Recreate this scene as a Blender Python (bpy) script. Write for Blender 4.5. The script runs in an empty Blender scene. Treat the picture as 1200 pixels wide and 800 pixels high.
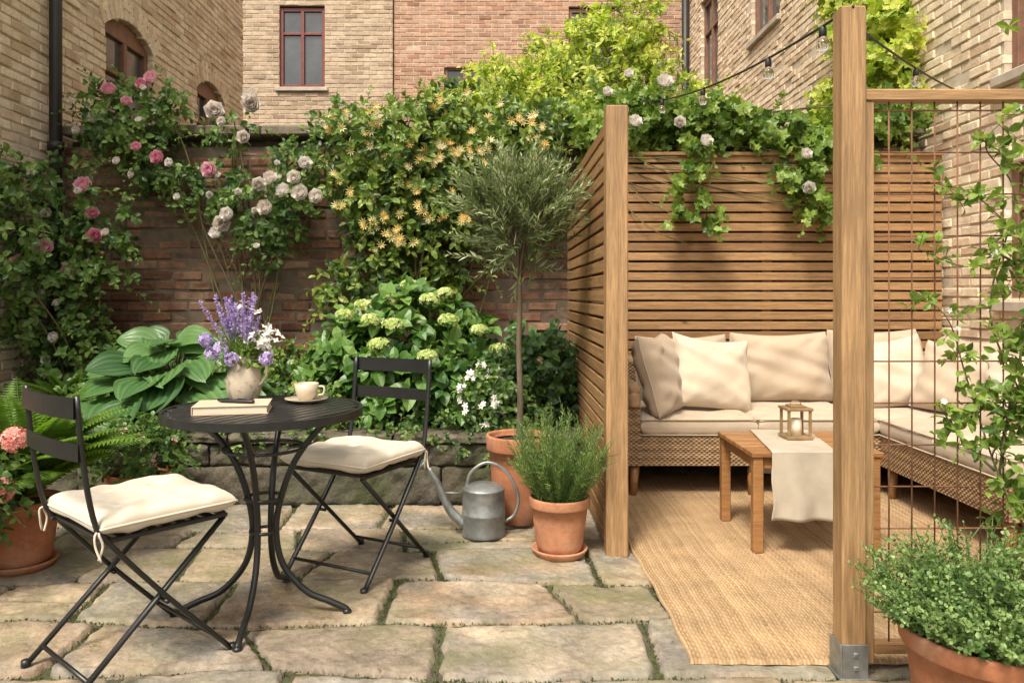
import bpy, math, random
import numpy as np
from mathutils import Vector, Matrix
rng=np.random.default_rng(11)
random.seed(5)
scene=bpy.context.scene
COL=scene.collection
A=lambda *a: np.array(a,dtype=float)

# ------------------------------------------------------------ materials
def nd(nt,t,**k):
    n=nt.nodes.new(t)
    for a,b in k.items():
        if a in n.inputs: n.inputs[a].default_value=b
        else: setattr(n,a,b)
    return n
def pmat(name,ramp,rough=.7,nscale=8,namt=.25,bump=.3,bscale=60,bdist=.004,metallic=0,transl=0,spec=.4,
         stretch=(1,1,1),patch=None,pscale=3,pthr=(.5,.65),transmission=0,sheen=0,patch2=None,fine=0,fscale=8,knots=False,tmul=(1,1,1)):
    m=bpy.data.materials.new(name); m.use_nodes=True
    nt=m.node_tree; nt.nodes.clear(); L=nt.links.new
    if len(ramp)==1: ramp=[ramp[0],ramp[0]]
    out=nd(nt,'ShaderNodeOutputMaterial'); bs=nd(nt,'ShaderNodeBsdfPrincipled')
    bs.inputs['Roughness'].default_value=rough; bs.inputs['Metallic'].default_value=metallic
    bs.inputs['Specular IOR Level'].default_value=spec
    bs.inputs['Transmission Weight'].default_value=transmission
    if sheen: bs.inputs['Sheen Weight'].default_value=sheen
    at=nd(nt,'ShaderNodeAttribute'); at.attribute_name='tint'
    cr=nd(nt,'ShaderNodeValToRGB'); e=cr.color_ramp.elements
    while len(e)<len(ramp): e.new(.5)
    for i,c in enumerate(ramp):
        e[i].position=i/max(1,len(ramp)-1); e[i].color=(*c,1)
    L(at.outputs['Fac'],cr.inputs[0])
    tc=nd(nt,'ShaderNodeTexCoord'); mp=nd(nt,'ShaderNodeMapping'); mp.inputs['Scale'].default_value=stretch
    L(tc.outputs['Object'],mp.inputs[0])
    def noise(scale,vec,detail=6,rg=.62):
        n=nd(nt,'ShaderNodeTexNoise'); n.inputs['Scale'].default_value=scale; n.inputs['Detail'].default_value=detail; n.inputs['Roughness'].default_value=rg
        L(vec,n.inputs['Vector']); return n.outputs['Fac']
    def rng_(f,a,b,c,d):
        r=nd(nt,'ShaderNodeMapRange'); 
        for i,x in enumerate((a,b,c,d)): r.inputs[i+1].default_value=x
        L(f,r.inputs[0]); return r.outputs[0]
    mul=nd(nt,'ShaderNodeVectorMath',operation='SCALE'); L(cr.outputs[0],mul.inputs[0]); L(rng_(noise(nscale,mp.outputs[0]),.3,.7,1-namt,1+namt),mul.inputs['Scale'])
    col=mul.outputs[0]
    if fine:
        m3=nd(nt,'ShaderNodeVectorMath',operation='SCALE'); L(col,m3.inputs[0]); L(rng_(noise(nscale*fscale,mp.outputs[0],4,.7),.32,.68,1-fine,1+fine*.7),m3.inputs['Scale']); col=m3.outputs[0]
    if knots:
        vm=nd(nt,'ShaderNodeMapping'); vm.inputs['Scale'].default_value=tuple(1 if s<2 else 2.6 for s in stretch); L(tc.outputs['Object'],vm.inputs[0])
        vo=nd(nt,'ShaderNodeTexVoronoi'); vo.inputs['Scale'].default_value=3.2; L(vm.outputs[0],vo.inputs['Vector'])
        kf=rng_(vo.outputs['Distance'],.03,.11,.9,0); km=nd(nt,'ShaderNodeMix',data_type='RGBA'); L(kf,km.inputs[0]); L(col,km.inputs[6]); km.inputs[7].default_value=(.09,.045,.02,1); col=km.outputs[2]
    for pc,ps,pt,off in ((patch,pscale,pthr,0),(patch2,pscale*2.7,(.55,.7),7.3)):
        if not pc: continue
        vm=nd(nt,'ShaderNodeVectorMath',operation='ADD'); L(tc.outputs['Object'],vm.inputs[0]); vm.inputs[1].default_value=(off,off,off)
        mx=nd(nt,'ShaderNodeMix',data_type='RGBA'); L(rng_(noise(ps,vm.outputs[0],7,.65),pt[0],pt[1],0,.8),mx.inputs[0]); L(col,mx.inputs[6]); mx.inputs[7].default_value=(*pc,1)
        col=mx.outputs[2]
    L(col,bs.inputs['Base Color'])
    if bump:
        b=nd(nt,'ShaderNodeBump'); b.inputs['Strength'].default_value=bump; b.inputs['Distance'].default_value=bdist
        L(noise(bscale,mp.outputs[0],6,.6),b.inputs['Height']); L(b.outputs[0],bs.inputs['Normal'])
    sh=bs.outputs[0]
    if transl:
        tr=nd(nt,'ShaderNodeBsdfTranslucent'); 
        sc=nd(nt,'ShaderNodeVectorMath',operation='MULTIPLY'); L(col,sc.inputs[0]); sc.inputs[1].default_value=tmul
        L(sc.outputs[0],tr.inputs[0])
        ms=nd(nt,'ShaderNodeMixShader'); ms.inputs[0].default_value=transl
        L(sh,ms.inputs[1]); L(tr.outputs[0],ms.inputs[2]); sh=ms.outputs[0]
    L(sh,out.inputs[0])
    return m

def leafm(name,ramp,rough=.40,transl=.28,g=1.4): return pmat(name,[tuple(min(.6,x*g) for x in c) for c in ramp],rough=rough,nscale=30,namt=.12,bump=0,transl=transl,spec=.4,tmul=(1.3,1.4,.7))

M={}
M['brick_old']=pmat('old_red_brick',[(.10,.045,.028),(.18,.08,.045),(.25,.12,.07),(.31,.18,.115),(.14,.085,.06)],rough=.9,nscale=14,namt=.38,bump=.8,bscale=90,bdist=.007,patch=(.075,.05,.035),pscale=1.6,pthr=(.47,.75),patch2=(.32,.23,.155),fine=.22)
M['brick_buff']=pmat('buff_brick',[(.44,.30,.185),(.62,.475,.325),(.70,.56,.40),(.76,.63,.46),(.50,.34,.22)],rough=.9,nscale=9,namt=.2,bump=.6,bscale=80,bdist=.005,patch=(.52,.40,.28),pscale=.9,pthr=(.5,.8),patch2=(.70,.58,.43),fine=.15)
M['brick_buff_lit']=pmat('buff_brick_lit',[(.48,.33,.21),(.66,.515,.36),(.74,.60,.43),(.79,.67,.50),(.54,.385,.255)],rough=.9,nscale=9,namt=.2,bump=.6,bscale=80,bdist=.005,patch=(.56,.43,.30),pscale=.9,pthr=(.5,.8),patch2=(.74,.62,.46),fine=.15)  # buff brick lightened: sunlight the left facade misses is put into its colour
M['brick_tan']=pmat('tan_brick',[(.28,.19,.13),(.42,.31,.215),(.50,.39,.28),(.33,.21,.145)],rough=.9,nscale=6,namt=.25,bump=.4,bscale=60,patch=(.32,.25,.18),pscale=.7,pthr=(.5,.8),fine=.18)
M['brick_rose']=pmat('rose_brick',[(.29,.145,.095),(.40,.225,.15),(.46,.29,.205),(.34,.205,.145)],rough=.9,nscale=6,namt=.25,bump=.4,bscale=60,patch=(.36,.24,.17),pscale=.7,pthr=(.5,.8),fine=.18)
M['mortar_old']=pmat('old_mortar',[(.165,.125,.09)],rough=.95,nscale=12,namt=.3,bump=.5,bscale=120,patch=(.09,.075,.05),pscale=2)
M['mortar']=pmat('pale_mortar',[(.50,.41,.31)],rough=.95,nscale=12,namt=.2,bump=.4,bscale=120)
M['stone']=pmat('sandstone_paving',[(.23,.185,.14),(.33,.255,.17),(.205,.185,.155),(.35,.285,.21),(.27,.195,.13),(.24,.22,.19),(.30,.225,.15)],rough=.82,nscale=6,namt=.40,bump=1,bscale=30,bdist=.011,patch=(.135,.135,.055),pscale=1.9,pthr=(.46,.68),spec=.28,patch2=(.34,.275,.20),fine=.26,fscale=7)
M['stone_wall']=pmat('mossy_stone',[(.075,.062,.045),(.115,.095,.068),(.09,.078,.06)],rough=.92,nscale=9,namt=.45,bump=1,bscale=30,bdist=.014,patch=(.055,.065,.022),pscale=2.6,pthr=(.46,.68),fine=.25)
M['dirt']=pmat('mossy_soil',[(.08,.07,.045)],rough=1,nscale=14,namt=.5,bump=.9,bscale=70,bdist=.01,patch=(.065,.08,.028),pscale=5,pthr=(.42,.58))
M['soil']=pmat('potting_soil',[(.045,.03,.02)],rough=1,nscale=40,namt=.5,bump=1,bscale=90,bdist=.01)
wr=[(.22,.115,.047),(.31,.17,.072),(.36,.21,.095),(.26,.14,.058)]
wk=dict(rough=.6,nscale=3,namt=.30,bump=.5,bscale=24,bdist=.002,fine=.24,fscale=4,knots=True)
M['wood_x']=pmat('cedar_along',wr,stretch=(1,22,22),**wk)
M['wood_y']=pmat('cedar_deep',wr,stretch=(22,1,22),**wk)
M['wood_z']=pmat('cedar_post',[(.26,.148,.066),(.33,.198,.093)],stretch=(16,16,.8),patch=(.205,.12,.058),pscale=2.2,pthr=(.50,.75),**wk)
M['teak']=pmat('oiled_teak',[(.25,.115,.042),(.32,.16,.062)],rough=.42,nscale=3,namt=.3,bump=.2,bscale=14,bdist=.001,stretch=(1,20,20),fine=.2,fscale=4)
M['coping']=pmat('coping_stone',[(.14,.115,.085),(.22,.18,.14)],rough=.9,nscale=8,namt=.35,bump=.7,bscale=50,patch=(.075,.085,.035),pscale=3)
M['black']=pmat('black_powder_coat',[(.012,.012,.012)],rough=.36,nscale=20,namt=.2,bump=.08,bscale=200,bdist=.001,spec=.5)
M['tabletop']=pmat('worn_black_paint',[(.020,.020,.020)],rough=.33,nscale=14,namt=.35,bump=.1,bscale=120,bdist=.001,spec=.5)
M['pipe']=pmat('black_cast_iron',[(.02,.018,.016)],rough=.5,nscale=6,namt=.3,bump=.2,bscale=80,bdist=.001)
M['linen']=pmat('cream_linen',[(.55,.475,.375),(.58,.505,.40)],rough=.95,nscale=5,namt=.07,bump=.5,bscale=380,bdist=.0015,sheen=.2)
M['canvas']=pmat('oatmeal_canvas',[(.385,.30,.215),(.45,.36,.265),(.56,.475,.37)],rough=.95,nscale=5,namt=.09,bump=.5,bscale=330,bdist=.0015,sheen=.2)
M['runner']=pmat('natural_linen_runner',[(.40,.345,.27)],rough=.95,nscale=8,namt=.12,bump=.6,bscale=300,bdist=.0015)
M['terra']=pmat('terracotta',[(.33,.12,.055),(.41,.17,.085),(.45,.215,.115)],rough=.85,nscale=7,namt=.2,bump=.25,bscale=60,bdist=.002,patch=(.48,.33,.23),pscale=4.5,pthr=(.52,.8),patch2=(.28,.13,.07),fine=.12)
M['galv']=pmat('galvanised_zinc',[(.32,.335,.33)],rough=.48,nscale=22,namt=.3,bump=.1,bscale=50,metallic=.75,patch=(.17,.17,.15),pscale=6,pthr=(.46,.75))
M['rust']=pmat('rusty_steel',[(.12,.055,.03),(.2,.09,.045)],rough=.85,nscale=20,namt=.4,bump=.4,bscale=120,bdist=.001)
M['rug']=pmat('jute_rug',[(.17,.105,.05),(.30,.195,.10),(.38,.255,.14),(.45,.32,.185)],rough=.98,nscale=6,namt=.2,bump=.6,bscale=260,bdist=.002)
M['wicker']=pmat('woven_wicker',[(.08,.048,.024),(.28,.175,.09),(.42,.285,.165)],rough=.6,nscale=30,namt=.25,bump=.2,bscale=200,bdist=.001)
M['ceramic']=pmat('speckled_stoneware',[(.48,.41,.31)],rough=.4,nscale=12,namt=.14,bump=.1,bscale=60,bdist=.001,patch=(.22,.165,.11),pscale=34,pthr=(.55,.63),spec=.5)
M['cup']=pmat('cream_cup_glaze',[(.52,.44,.33)],rough=.3,nscale=12,namt=.08,bump=0,patch=(.3,.22,.15),pscale=45,pthr=(.6,.7),spec=.5)
M['tea']=pmat('black_coffee',[(.03,.012,.006)],rough=.08,bump=0)
M['paper']=pmat('page_edges',[(.60,.52,.40)],rough=.9,nscale=3,namt=.15,bump=.4,bscale=20,bdist=.001,stretch=(1,1,60))
M['bookcover']=pmat('cream_book_cover',[(.50,.39,.28)],rough=.75,nscale=10,namt=.07,bump=.1,bscale=150,bdist=.0005)
M['brass']=pmat('aged_brass',[(.30,.20,.10)],rough=.45,nscale=20,namt=.25,bump=.05,metallic=.35)
M['glass']=pmat('clear_glass',[(.95,.95,.93)],rough=.03,nscale=1,namt=0,bump=0,transmission=1,spec=.5)
M['wax']=pmat('candle_wax',[(.8,.72,.58)],rough=.5,namt=.03,bump=0)
M['pane']=pmat('window_pane',[(.05,.055,.06),(.16,.16,.15)],rough=.06,nscale=1.3,namt=.5,bump=0,spec=.9)
M['frame_red']=pmat('burgundy_window_paint',[(.16,.045,.04)],rough=.5,nscale=12,namt=.2,bump=.1)
M['frame_brown']=pmat('brown_window_paint',[(.20,.10,.065)],rough=.55,nscale=12,namt=.25,bump=.1)
M['sill']=pmat('stone_sill',[(.42,.36,.29)],rough=.85,nscale=8,namt=.2,bump=.3)
M['bark']=pmat('grey_bark',[(.10,.075,.05),(.16,.125,.085)],rough=.95,nscale=10,namt=.4,bump=1,bscale=30,bdist=.006,stretch=(3,3,.6))
M['stem']=pmat('woody_stem',[(.10,.075,.04),(.14,.13,.05)],rough=.8,nscale=20,namt=.3,bump=.2)
M['greenstem']=pmat('green_stem',[(.08,.13,.035)],rough=.6,nscale=20,namt=.2,bump=0)
M['lf_rose']=leafm('rose_leaf',[(.016,.042,.012),(.042,.088,.020),(.078,.138,.030),(.125,.19,.045)],g=1.45)
M['lf_dark']=leafm('deep_green_leaf',[(.014,.04,.013),(.03,.07,.02),(.05,.11,.028),(.09,.16,.04)],g=1.3)
M['lf_honey']=leafm('honeysuckle_leaf',[(.020,.046,.010),(.052,.10,.018),(.105,.165,.028),(.19,.24,.045)],g=1.35)
M['lf_moss']=leafm('joint_moss',[(.03,.042,.012),(.055,.075,.018),(.09,.11,.03)],g=1.1)
M['lf_tree']=leafm('sunlit_tree_leaf',[(.10,.16,.025),(.20,.26,.038),(.285,.33,.055),(.385,.39,.10)],transl=.45,g=1.5)
M['lf_olive']=leafm('olive_leaf',[(.042,.066,.024),(.09,.122,.048),(.155,.19,.085),(.27,.30,.17)],rough=.45,transl=.22,g=1.5)
M['lf_rosemary']=leafm('rosemary_leaf',[(.03,.07,.016),(.07,.125,.03),(.13,.19,.05),(.19,.255,.085)],transl=.3)
M['lf_thyme']=leafm('thyme_leaf',[(.03,.07,.018),(.078,.14,.038),(.135,.205,.062),(.21,.29,.11)],transl=.3)
M['lf_fern']=leafm('fern_leaf',[(.05,.10,.012),(.09,.165,.02),(.14,.235,.035),(.19,.28,.05)],transl=.4,g=1.25)
M['lf_hosta']=leafm('hosta_leaf',[(.022,.058,.020),(.052,.112,.035),(.092,.17,.055)],rough=.38,transl=.22,g=1.35)
M['lf_hyd']=leafm('hydrangea_leaf',[(.02,.06,.012),(.047,.11,.023),(.083,.165,.033),(.125,.21,.045)],rough=.38,g=1.3)
M['lf_vine']=leafm('vine_leaf',[(.035,.08,.012),(.085,.145,.025),(.135,.205,.038),(.205,.28,.06)],transl=.4,g=1.3)
M['fl_pink']=pmat('pink_petal',[(.66,.20,.33),(.82,.42,.53),(.88,.64,.70)],rough=.7,nscale=20,namt=.06,bump=0,transl=.25,spec=.2)
M['fl_cream']=pmat('cream_petal',[(.74,.63,.54),(.82,.76,.70),(.86,.83,.80)],rough=.7,nscale=20,namt=.04,bump=0,transl=.25,spec=.2)
M['fl_yellow']=pmat('honeysuckle_petal',[(.76,.50,.15),(.82,.66,.28),(.86,.80,.54)],rough=.7,namt=.06,bump=0,transl=.25,spec=.2)
M['fl_lime']=pmat('lime_floret',[(.30,.41,.09),(.48,.58,.18),(.68,.72,.38)],rough=.7,namt=.08,bump=0,transl=.25,spec=.2)
M['fl_lav']=pmat('lavender_floret',[(.26,.17,.42),(.42,.31,.60),(.60,.50,.74)],rough=.8,namt=.1,bump=0,transl=.2,spec=.2)
M['fl_coral']=pmat('coral_petal',[(.72,.20,.17),(.80,.36,.31),(.85,.52,.46)],rough=.7,namt=.08,bump=0,transl=.25,spec=.2)

# ------------------------------------------------------------ mesh builder
WLOC={}
class MB:
    def __init__(s): s.v=[];s.l=[];s.t=[];s.m=[];s.c=[];s.s=[];s.n=0
    def raw(s,V,loops,tot,mat,tint,smooth):
        V=np.asarray(V,float).reshape(-1,3)
        s.v.append(V); s.l.append(np.asarray(loops,np.int64).ravel()+s.n); tot=np.asarray(tot,np.int64)
        s.t.append(tot); s.m.append(np.full(len(tot),mat)); s.s.append(np.full(len(tot),bool(smooth)))
        s.c.append(np.broadcast_to(np.asarray(tint,float),(len(V),)).copy()); s.n+=len(V)
    def add(s,V,F,mat=0,tint=.5,smooth=False):
        s.raw(V,[i for f in F for i in f],[len(f) for f in F],mat,tint,smooth)
    def inst(s,T,pos,R,scale,tint=.5,mat=0,smooth=False):
        tv,lo,tt=T[0],T[1],T[2]; to=T[3] if len(T)>3 else np.zeros(len(tv))
        N=len(pos); 
        if N==0: return
        scale=np.asarray(scale,float)
        if scale.ndim==0: scale=np.full(N,float(scale))
        if scale.ndim==1: scale=scale[:,None].repeat(3,1)
        V=np.einsum('nij,nvj->nvi',R,tv[None]*scale[:,None,:])+np.asarray(pos)[:,None,:]
        nv=len(tv); loops=(lo[None]+np.arange(N)[:,None]*nv).ravel(); tot=np.tile(tt,N)
        tint=np.broadcast_to(np.asarray(tint,float),(N,))
        s.raw(V,loops,tot,mat,np.clip(tint[:,None]+to[None],0,1).ravel(),smooth)
    def build(s,name,mats,parent=None,origin=None,local=False):
        V=np.concatenate(s.v); lo=np.concatenate(s.l).astype(np.int32); tt=np.concatenate(s.t).astype(np.int32)
        me=bpy.data.meshes.new(name)
        o=bpy.data.objects.new(name,me); COL.objects.link(o)
        if parent is not None:
            off=A(0,0,0) if local else WLOC[parent.name]; o.parent=parent; WLOC[o.name]=off if not local else A(0,0,0)
        else:
            if origin is None: origin=(V[:,0].mean(),V[:,1].mean(),V[:,2].min())
            off=A(*origin); o.location=origin; WLOC[o.name]=off
        V=V-off
        me.vertices.add(len(V)); me.vertices.foreach_set('co',V.ravel().astype(np.float32))
        me.loops.add(len(lo)); me.loops.foreach_set('vertex_index',lo)
        me.polygons.add(len(tt)); st=np.concatenate([[0],np.cumsum(tt)[:-1]]).astype(np.int32)
        me.polygons.foreach_set('loop_start',st)
        me.polygons.foreach_set('material_index',np.concatenate(s.m).astype(np.int32))
        me.polygons.foreach_set('use_smooth',np.concatenate(s.s))
        me.update(calc_edges=True)
        a=me.attributes.new('tint','FLOAT','POINT'); a.data.foreach_set('value',np.concatenate(s.c).astype(np.float32))
        for m in (mats if isinstance(mats,(list,tuple)) else [mats]): me.materials.append(m)
        return o
def lab(o,label,cat,group=None,kind=None):
    o['label']=label; o['category']=cat
    if group: o['group']=group
    if kind: o['kind']=kind
    return o
def empty(name,loc=(0,0,0),parent=None):
    o=bpy.data.objects.new(name,None); o.empty_display_size=.1; COL.objects.link(o)
    if parent is not None:
        o.parent=parent; o.location=A(*loc)-WLOC[parent.name]
    else: o.location=loc
    WLOC[o.name]=A(*loc); return o

_sg=[];_mk=[];_id={}
for sx in(-1,1):
    for sy in(-1,1):
        for sz in(-1,1):
            for a in range(3):
                _id[(sx,sy,sz,a)]=len(_sg); _sg.append((sx,sy,sz)); _mk.append([0 if b==a else 1 for b in range(3)])
_sg=np.array(_sg,float);_mk=np.array(_mk,float)
def _mkfaces():
    P=_sg-_sg*_mk*.3; F=[]
    cs=[(x,y,z) for x in(-1,1) for y in(-1,1) for z in(-1,1)]
    for a in range(3):
        for s_ in(-1,1): F.append([_id[(*c,a)] for c in cs if c[a]==s_])
    for a in range(3):
        for b in range(a+1,3):
            for sa in(-1,1):
                for sb in(-1,1): F.append([_id[(*c,k)] for c in cs if c[a]==sa and c[b]==sb for k in(a,b)])
    for c in cs: F.append([_id[(*c,k)] for k in range(3)])
    R=[]
    for f in F:
        pts=P[f]; c=pts.mean(0); n=c/np.linalg.norm(c)
        u=pts[0]-c; u-=n*u.dot(n); u/=np.linalg.norm(u); v=np.cross(n,u)
        an=[math.atan2((p-c).dot(v),(p-c).dot(u)) for p in pts]
        R.append([f[i] for i in np.argsort(an)])
    return R
_CF=_mkfaces(); _CL=np.array([i for f in _CF for i in f]); _CT=np.array([len(f) for f in _CF])
def cboxes(mb,C,H,ch=.004,tint=.5,mat=0,R=None,jit=0,smooth=False):
    C=np.asarray(C,float).reshape(-1,3);H=np.asarray(H,float).reshape(-1,3);N=len(C)
    if N==0:return
    ch=np.minimum(ch,H.min(1)*.6)
    V=_sg[None]*H[:,None,:]-_sg[None]*_mk[None]*ch[:,None,None]
    if jit: V=V+rng.normal(0,jit,V.shape)
    if R is not None:
        R=np.asarray(R,float); R=np.broadcast_to(R,(N,3,3)); V=np.einsum('nij,nvj->nvi',R,V)
    V=V+C[:,None,:]
    tint=np.broadcast_to(np.asarray(tint,float),(N,))
    mb.raw(V,(_CL[None]+np.arange(N)[:,None]*24).ravel(),np.tile(_CT,N),mat,np.repeat(tint,24),smooth)
def box(mb,x0,x1,y0,y1,z0,z1,ch=.004,tint=.5,mat=0): cboxes(mb,[((x0+x1)/2,(y0+y1)/2,(z0+z1)/2)],[(abs(x1-x0)/2,abs(y1-y0)/2,abs(z1-z0)/2)],ch,tint,mat)
def rz(a): c,s=math.cos(a),math.sin(a); return np.array([[c,-s,0],[s,c,0],[0,0,1.]])
def rx(a): c,s=math.cos(a),math.sin(a); return np.array([[1,0,0],[0,c,-s],[0,s,c]])
def ry(a): c,s=math.cos(a),math.sin(a); return np.array([[c,0,s],[0,1,0],[-s,0,c]])
def smoothpath(P,n=6):
    P=np.asarray(P,float); Q=np.vstack([2*P[0]-P[1],P,2*P[-1]-P[-2]]); out=[]
    for i in range(1,len(Q)-2):
        for t in np.linspace(0,1,n,endpoint=False):
            p0,p1,p2,p3=Q[i-1:i+3]
            out.append(.5*((2*p1)+(-p0+p2)*t+(2*p0-5*p1+4*p2-p3)*t*t+(-p0+3*p1-3*p2+p3)*t**3))
    out.append(P[-1]); return np.array(out)
def tube(mb,P,r,seg=8,tint=.5,mat=0,closed=False,flat=1.0,smooth=True,up=None):
    P=np.asarray(P,float);n=len(P); r=np.broadcast_to(np.asarray(r,float),(n,))
    T=np.gradient(P,axis=0) if not closed else np.roll(P,-1,0)-np.roll(P,1,0)
    T/=np.linalg.norm(T,axis=1)[:,None]+1e-12
    h=A(0,0,1) if up is None else A(*up)
    if abs(T[0].dot(h))>.95: h=A(0,1,0) if abs(T[0][1])<.9 else A(1,0,0)
    u=np.cross(T[0],h);u/=np.linalg.norm(u); V=[]
    a=np.linspace(0,2*math.pi,seg,endpoint=False)
    for i in range(n):
        u=u-T[i]*u.dot(T[i]);u/=np.linalg.norm(u);w=np.cross(T[i],u)
        V.append(P[i]+r[i]*(np.cos(a)[:,None]*u+flat*np.sin(a)[:,None]*w))
    V=np.vstack(V);F=[]
    m=n if closed else n-1
    for i in range(m):
        j=(i+1)%n
        for k in range(seg):
            k2=(k+1)%seg; F.append((i*seg+k,i*seg+k2,j*seg+k2,j*seg+k))
    if not closed: F.append(tuple(range(seg))[::-1]); F.append(tuple((n-1)*seg+k for k in range(seg)))
    mb.add(V,F,mat,tint,smooth)
def lathe(mb,prof,c=(0,0,0),seg=32,tint=.5,mat=0,closed=False,smooth=True,wob=0):
    prof=np.asarray(prof,float);n=len(prof);a=np.linspace(0,2*math.pi,seg,endpoint=False);V=[]
    for r,z in prof:
        rr=r*(1+wob*np.sin(3*a+z*9)); V.append(np.stack([c[0]+rr*np.cos(a),c[1]+rr*np.sin(a),np.full(seg,c[2]+z)],1))
    V=np.vstack(V);F=[]
    for i in range(n if closed else n-1):
        j=(i+1)%n
        for k in range(seg):
            k2=(k+1)%seg;F.append((i*seg+k,i*seg+k2,j*seg+k2,j*seg+k))
    if not closed:
        if prof[0][0]>1e-5:F.append(tuple(range(seg))[::-1])
        if prof[-1][0]>1e-5:F.append(tuple((n-1)*seg+k for k in range(seg)))
    mb.add(V,F,mat,tint,smooth)
def grid(mb,P,tint=.5,mat=0,smooth=True):
    ny,nx=P.shape[:2]; idx=np.arange(ny*nx).reshape(ny,nx)
    F=np.stack([idx[:-1,:-1],idx[:-1,1:],idx[1:,1:],idx[1:,:-1]],-1).reshape(-1,4)
    t=tint if np.isscalar(tint) else np.asarray(tint).ravel()
    mb.raw(P.reshape(-1,3),F.ravel(),np.full(len(F),4),mat,t,smooth)

# ------------------------------------------------------------ foliage kit
def T_(V,F,to=None):
    V=np.array(V,float); r=(V,np.array([i for f in F for i in f]),np.array([len(f) for f in F]))
    return r+((np.array(to,float),) if to is not None else ())
def kite(w,fold=.08,curl=.1): return T_([(0,0,0),(.42,-w/2,fold),(1,0,-curl),(.42,w/2,fold)],[(0,1,2),(0,2,3)])
def oval(w,fold=.08,curl=.15):
    return T_([(0,0,0),(.2,w*.36,fold*.7),(.52,w/2,fold),(.82,w*.28,fold*.2-curl*.4),(1,0,-curl),(.2,-w*.36,fold*.7),(.52,-w/2,fold),(.82,-w*.28,fold*.2-curl*.4),(.5,0,0)],
      [(0,8,2,1),(8,4,3,2),(0,5,6,8),(8,6,7,4)],[-.05,.05,.08,.05,0,-.02,0,0,-.08])
def lobed(k=5):
    V=[(.42,0,0)];n=2*k
    for i in range(n+1):
        a=math.pi-(i/n)*2*math.pi; r=.58 if i%2==1 else .36
        if i==0 or i==n: r=.42
        V.append((.42+r*math.cos(a),r*math.sin(a),.05*math.sin(i*2.1)))
    return T_(V,[(0,i,i+1) for i in range(1,n+1)][::-1])
K_NEEDLE=kite(.13,.02,.0);K_NARROW=kite(.24,.04,.05);K_MED=kite(.5,.08,.12);O_ROSE=oval(.62);O_BIG=oval(.66,.07,.22);O_ROUND=oval(.85,.05,.1);LOB=lobed()
PRISM=T_([(0,1,0),(0,-.5,.87),(0,-.5,-.87),(1,.7,0),(1,-.35,.6),(1,-.35,-.6)],[(0,1,4,3),(1,2,5,4),(2,0,3,5)])
def norm(v): return v/(np.linalg.norm(v,axis=-1,keepdims=True)+1e-9)
def frames(D,Hn):
    x=norm(D); z=Hn-(Hn*x).sum(-1,keepdims=True)*x; z=norm(z); y=np.cross(z,x); return np.stack([x,y,z],-1)
def runit(N): return norm(rng.normal(size=(N,3)))
def seg_inst(mb,P0,P1,r,mat,tint=.5):
    d=P1-P0; L=np.linalg.norm(d,axis=1); R=frames(d,runit(len(d))); sc=np.stack([L,np.broadcast_to(r,L.shape),np.broadcast_to(r,L.shape)],1)
    mb.inst(PRISM,P0,R,sc,tint,mat)
def sprigs(mb,P,D,L,nl,tmpl,ls,ang=.9,droop=.25,tint=(.15,.85),stem_r=.0016,lm=0,sm=1,start=.12,up=.5,taper=.4,tj=.12,front=0):
    N=len(P);
    if N==0: return
    P=np.asarray(P,float);D=norm(np.asarray(D,float)); L=np.broadcast_to(np.asarray(L,float),(N,))
    t=np.linspace(start,1,nl); tb=rng.uniform(tint[0],tint[1],N)
    g=A(0,0,-1)
    pt=P[:,None]+D[:,None]*(L[:,None]*t)[:,:,None]+g*(droop*L[:,None]*t**2)[:,:,None]
    T=norm(D[:,None]+g*(2*droop*t)[None,:,None])
    a=norm(np.cross(T,runit(N)[:,None,:])); b=np.cross(T,a)
    phi=rng.uniform(0,6.28,N)[:,None]+np.arange(nl)[None]*2.399+rng.normal(0,.3,(N,nl))
    sid=a*np.cos(phi)[...,None]+b*np.sin(phi)[...,None]
    an=ang+rng.normal(0,.18,(N,nl)); Ld=T*np.cos(an)[...,None]+sid*np.sin(an)[...,None]
    Hn=T*.6+A(0,-front,up)+rng.normal(0,.3,(N,nl,3))
    sc=ls*rng.uniform(.7,1.2,(N,nl))*(1-taper*t**2)
    ti=np.clip(tb[:,None]+rng.normal(0,tj,(N,nl))+.12*t,0,1)
    mb.inst(tmpl,pt.reshape(-1,3),frames(Ld.reshape(-1,3),Hn.reshape(-1,3)),sc.ravel(),ti.ravel(),lm)
    if stem_r:
        for t0,t1 in((0,.5),(.5,1)):
            q0=P+D*(L*t0)[:,None]+g*(droop*L*t0*t0)[:,None];q1=P+D*(L*t1)[:,None]+g*(droop*L*t1*t1)[:,None]
            seg_inst(mb,q0,q1,stem_r,sm)
def blobpts(blobs,N,shell=.5):
    B=np.array(blobs,float); w=(B[:,3]*B[:,5]*B[:,4])**.7; k=rng.choice(len(B),N,p=w/w.sum())
    u=runit(N); r=rng.uniform(shell,1,N)**.6
    P=B[k,:3]+u*r[:,None]*B[k,3:6]; D=norm(u/B[k,3:6]*B[k,3:6].mean(1)[:,None])
    return P,D
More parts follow.
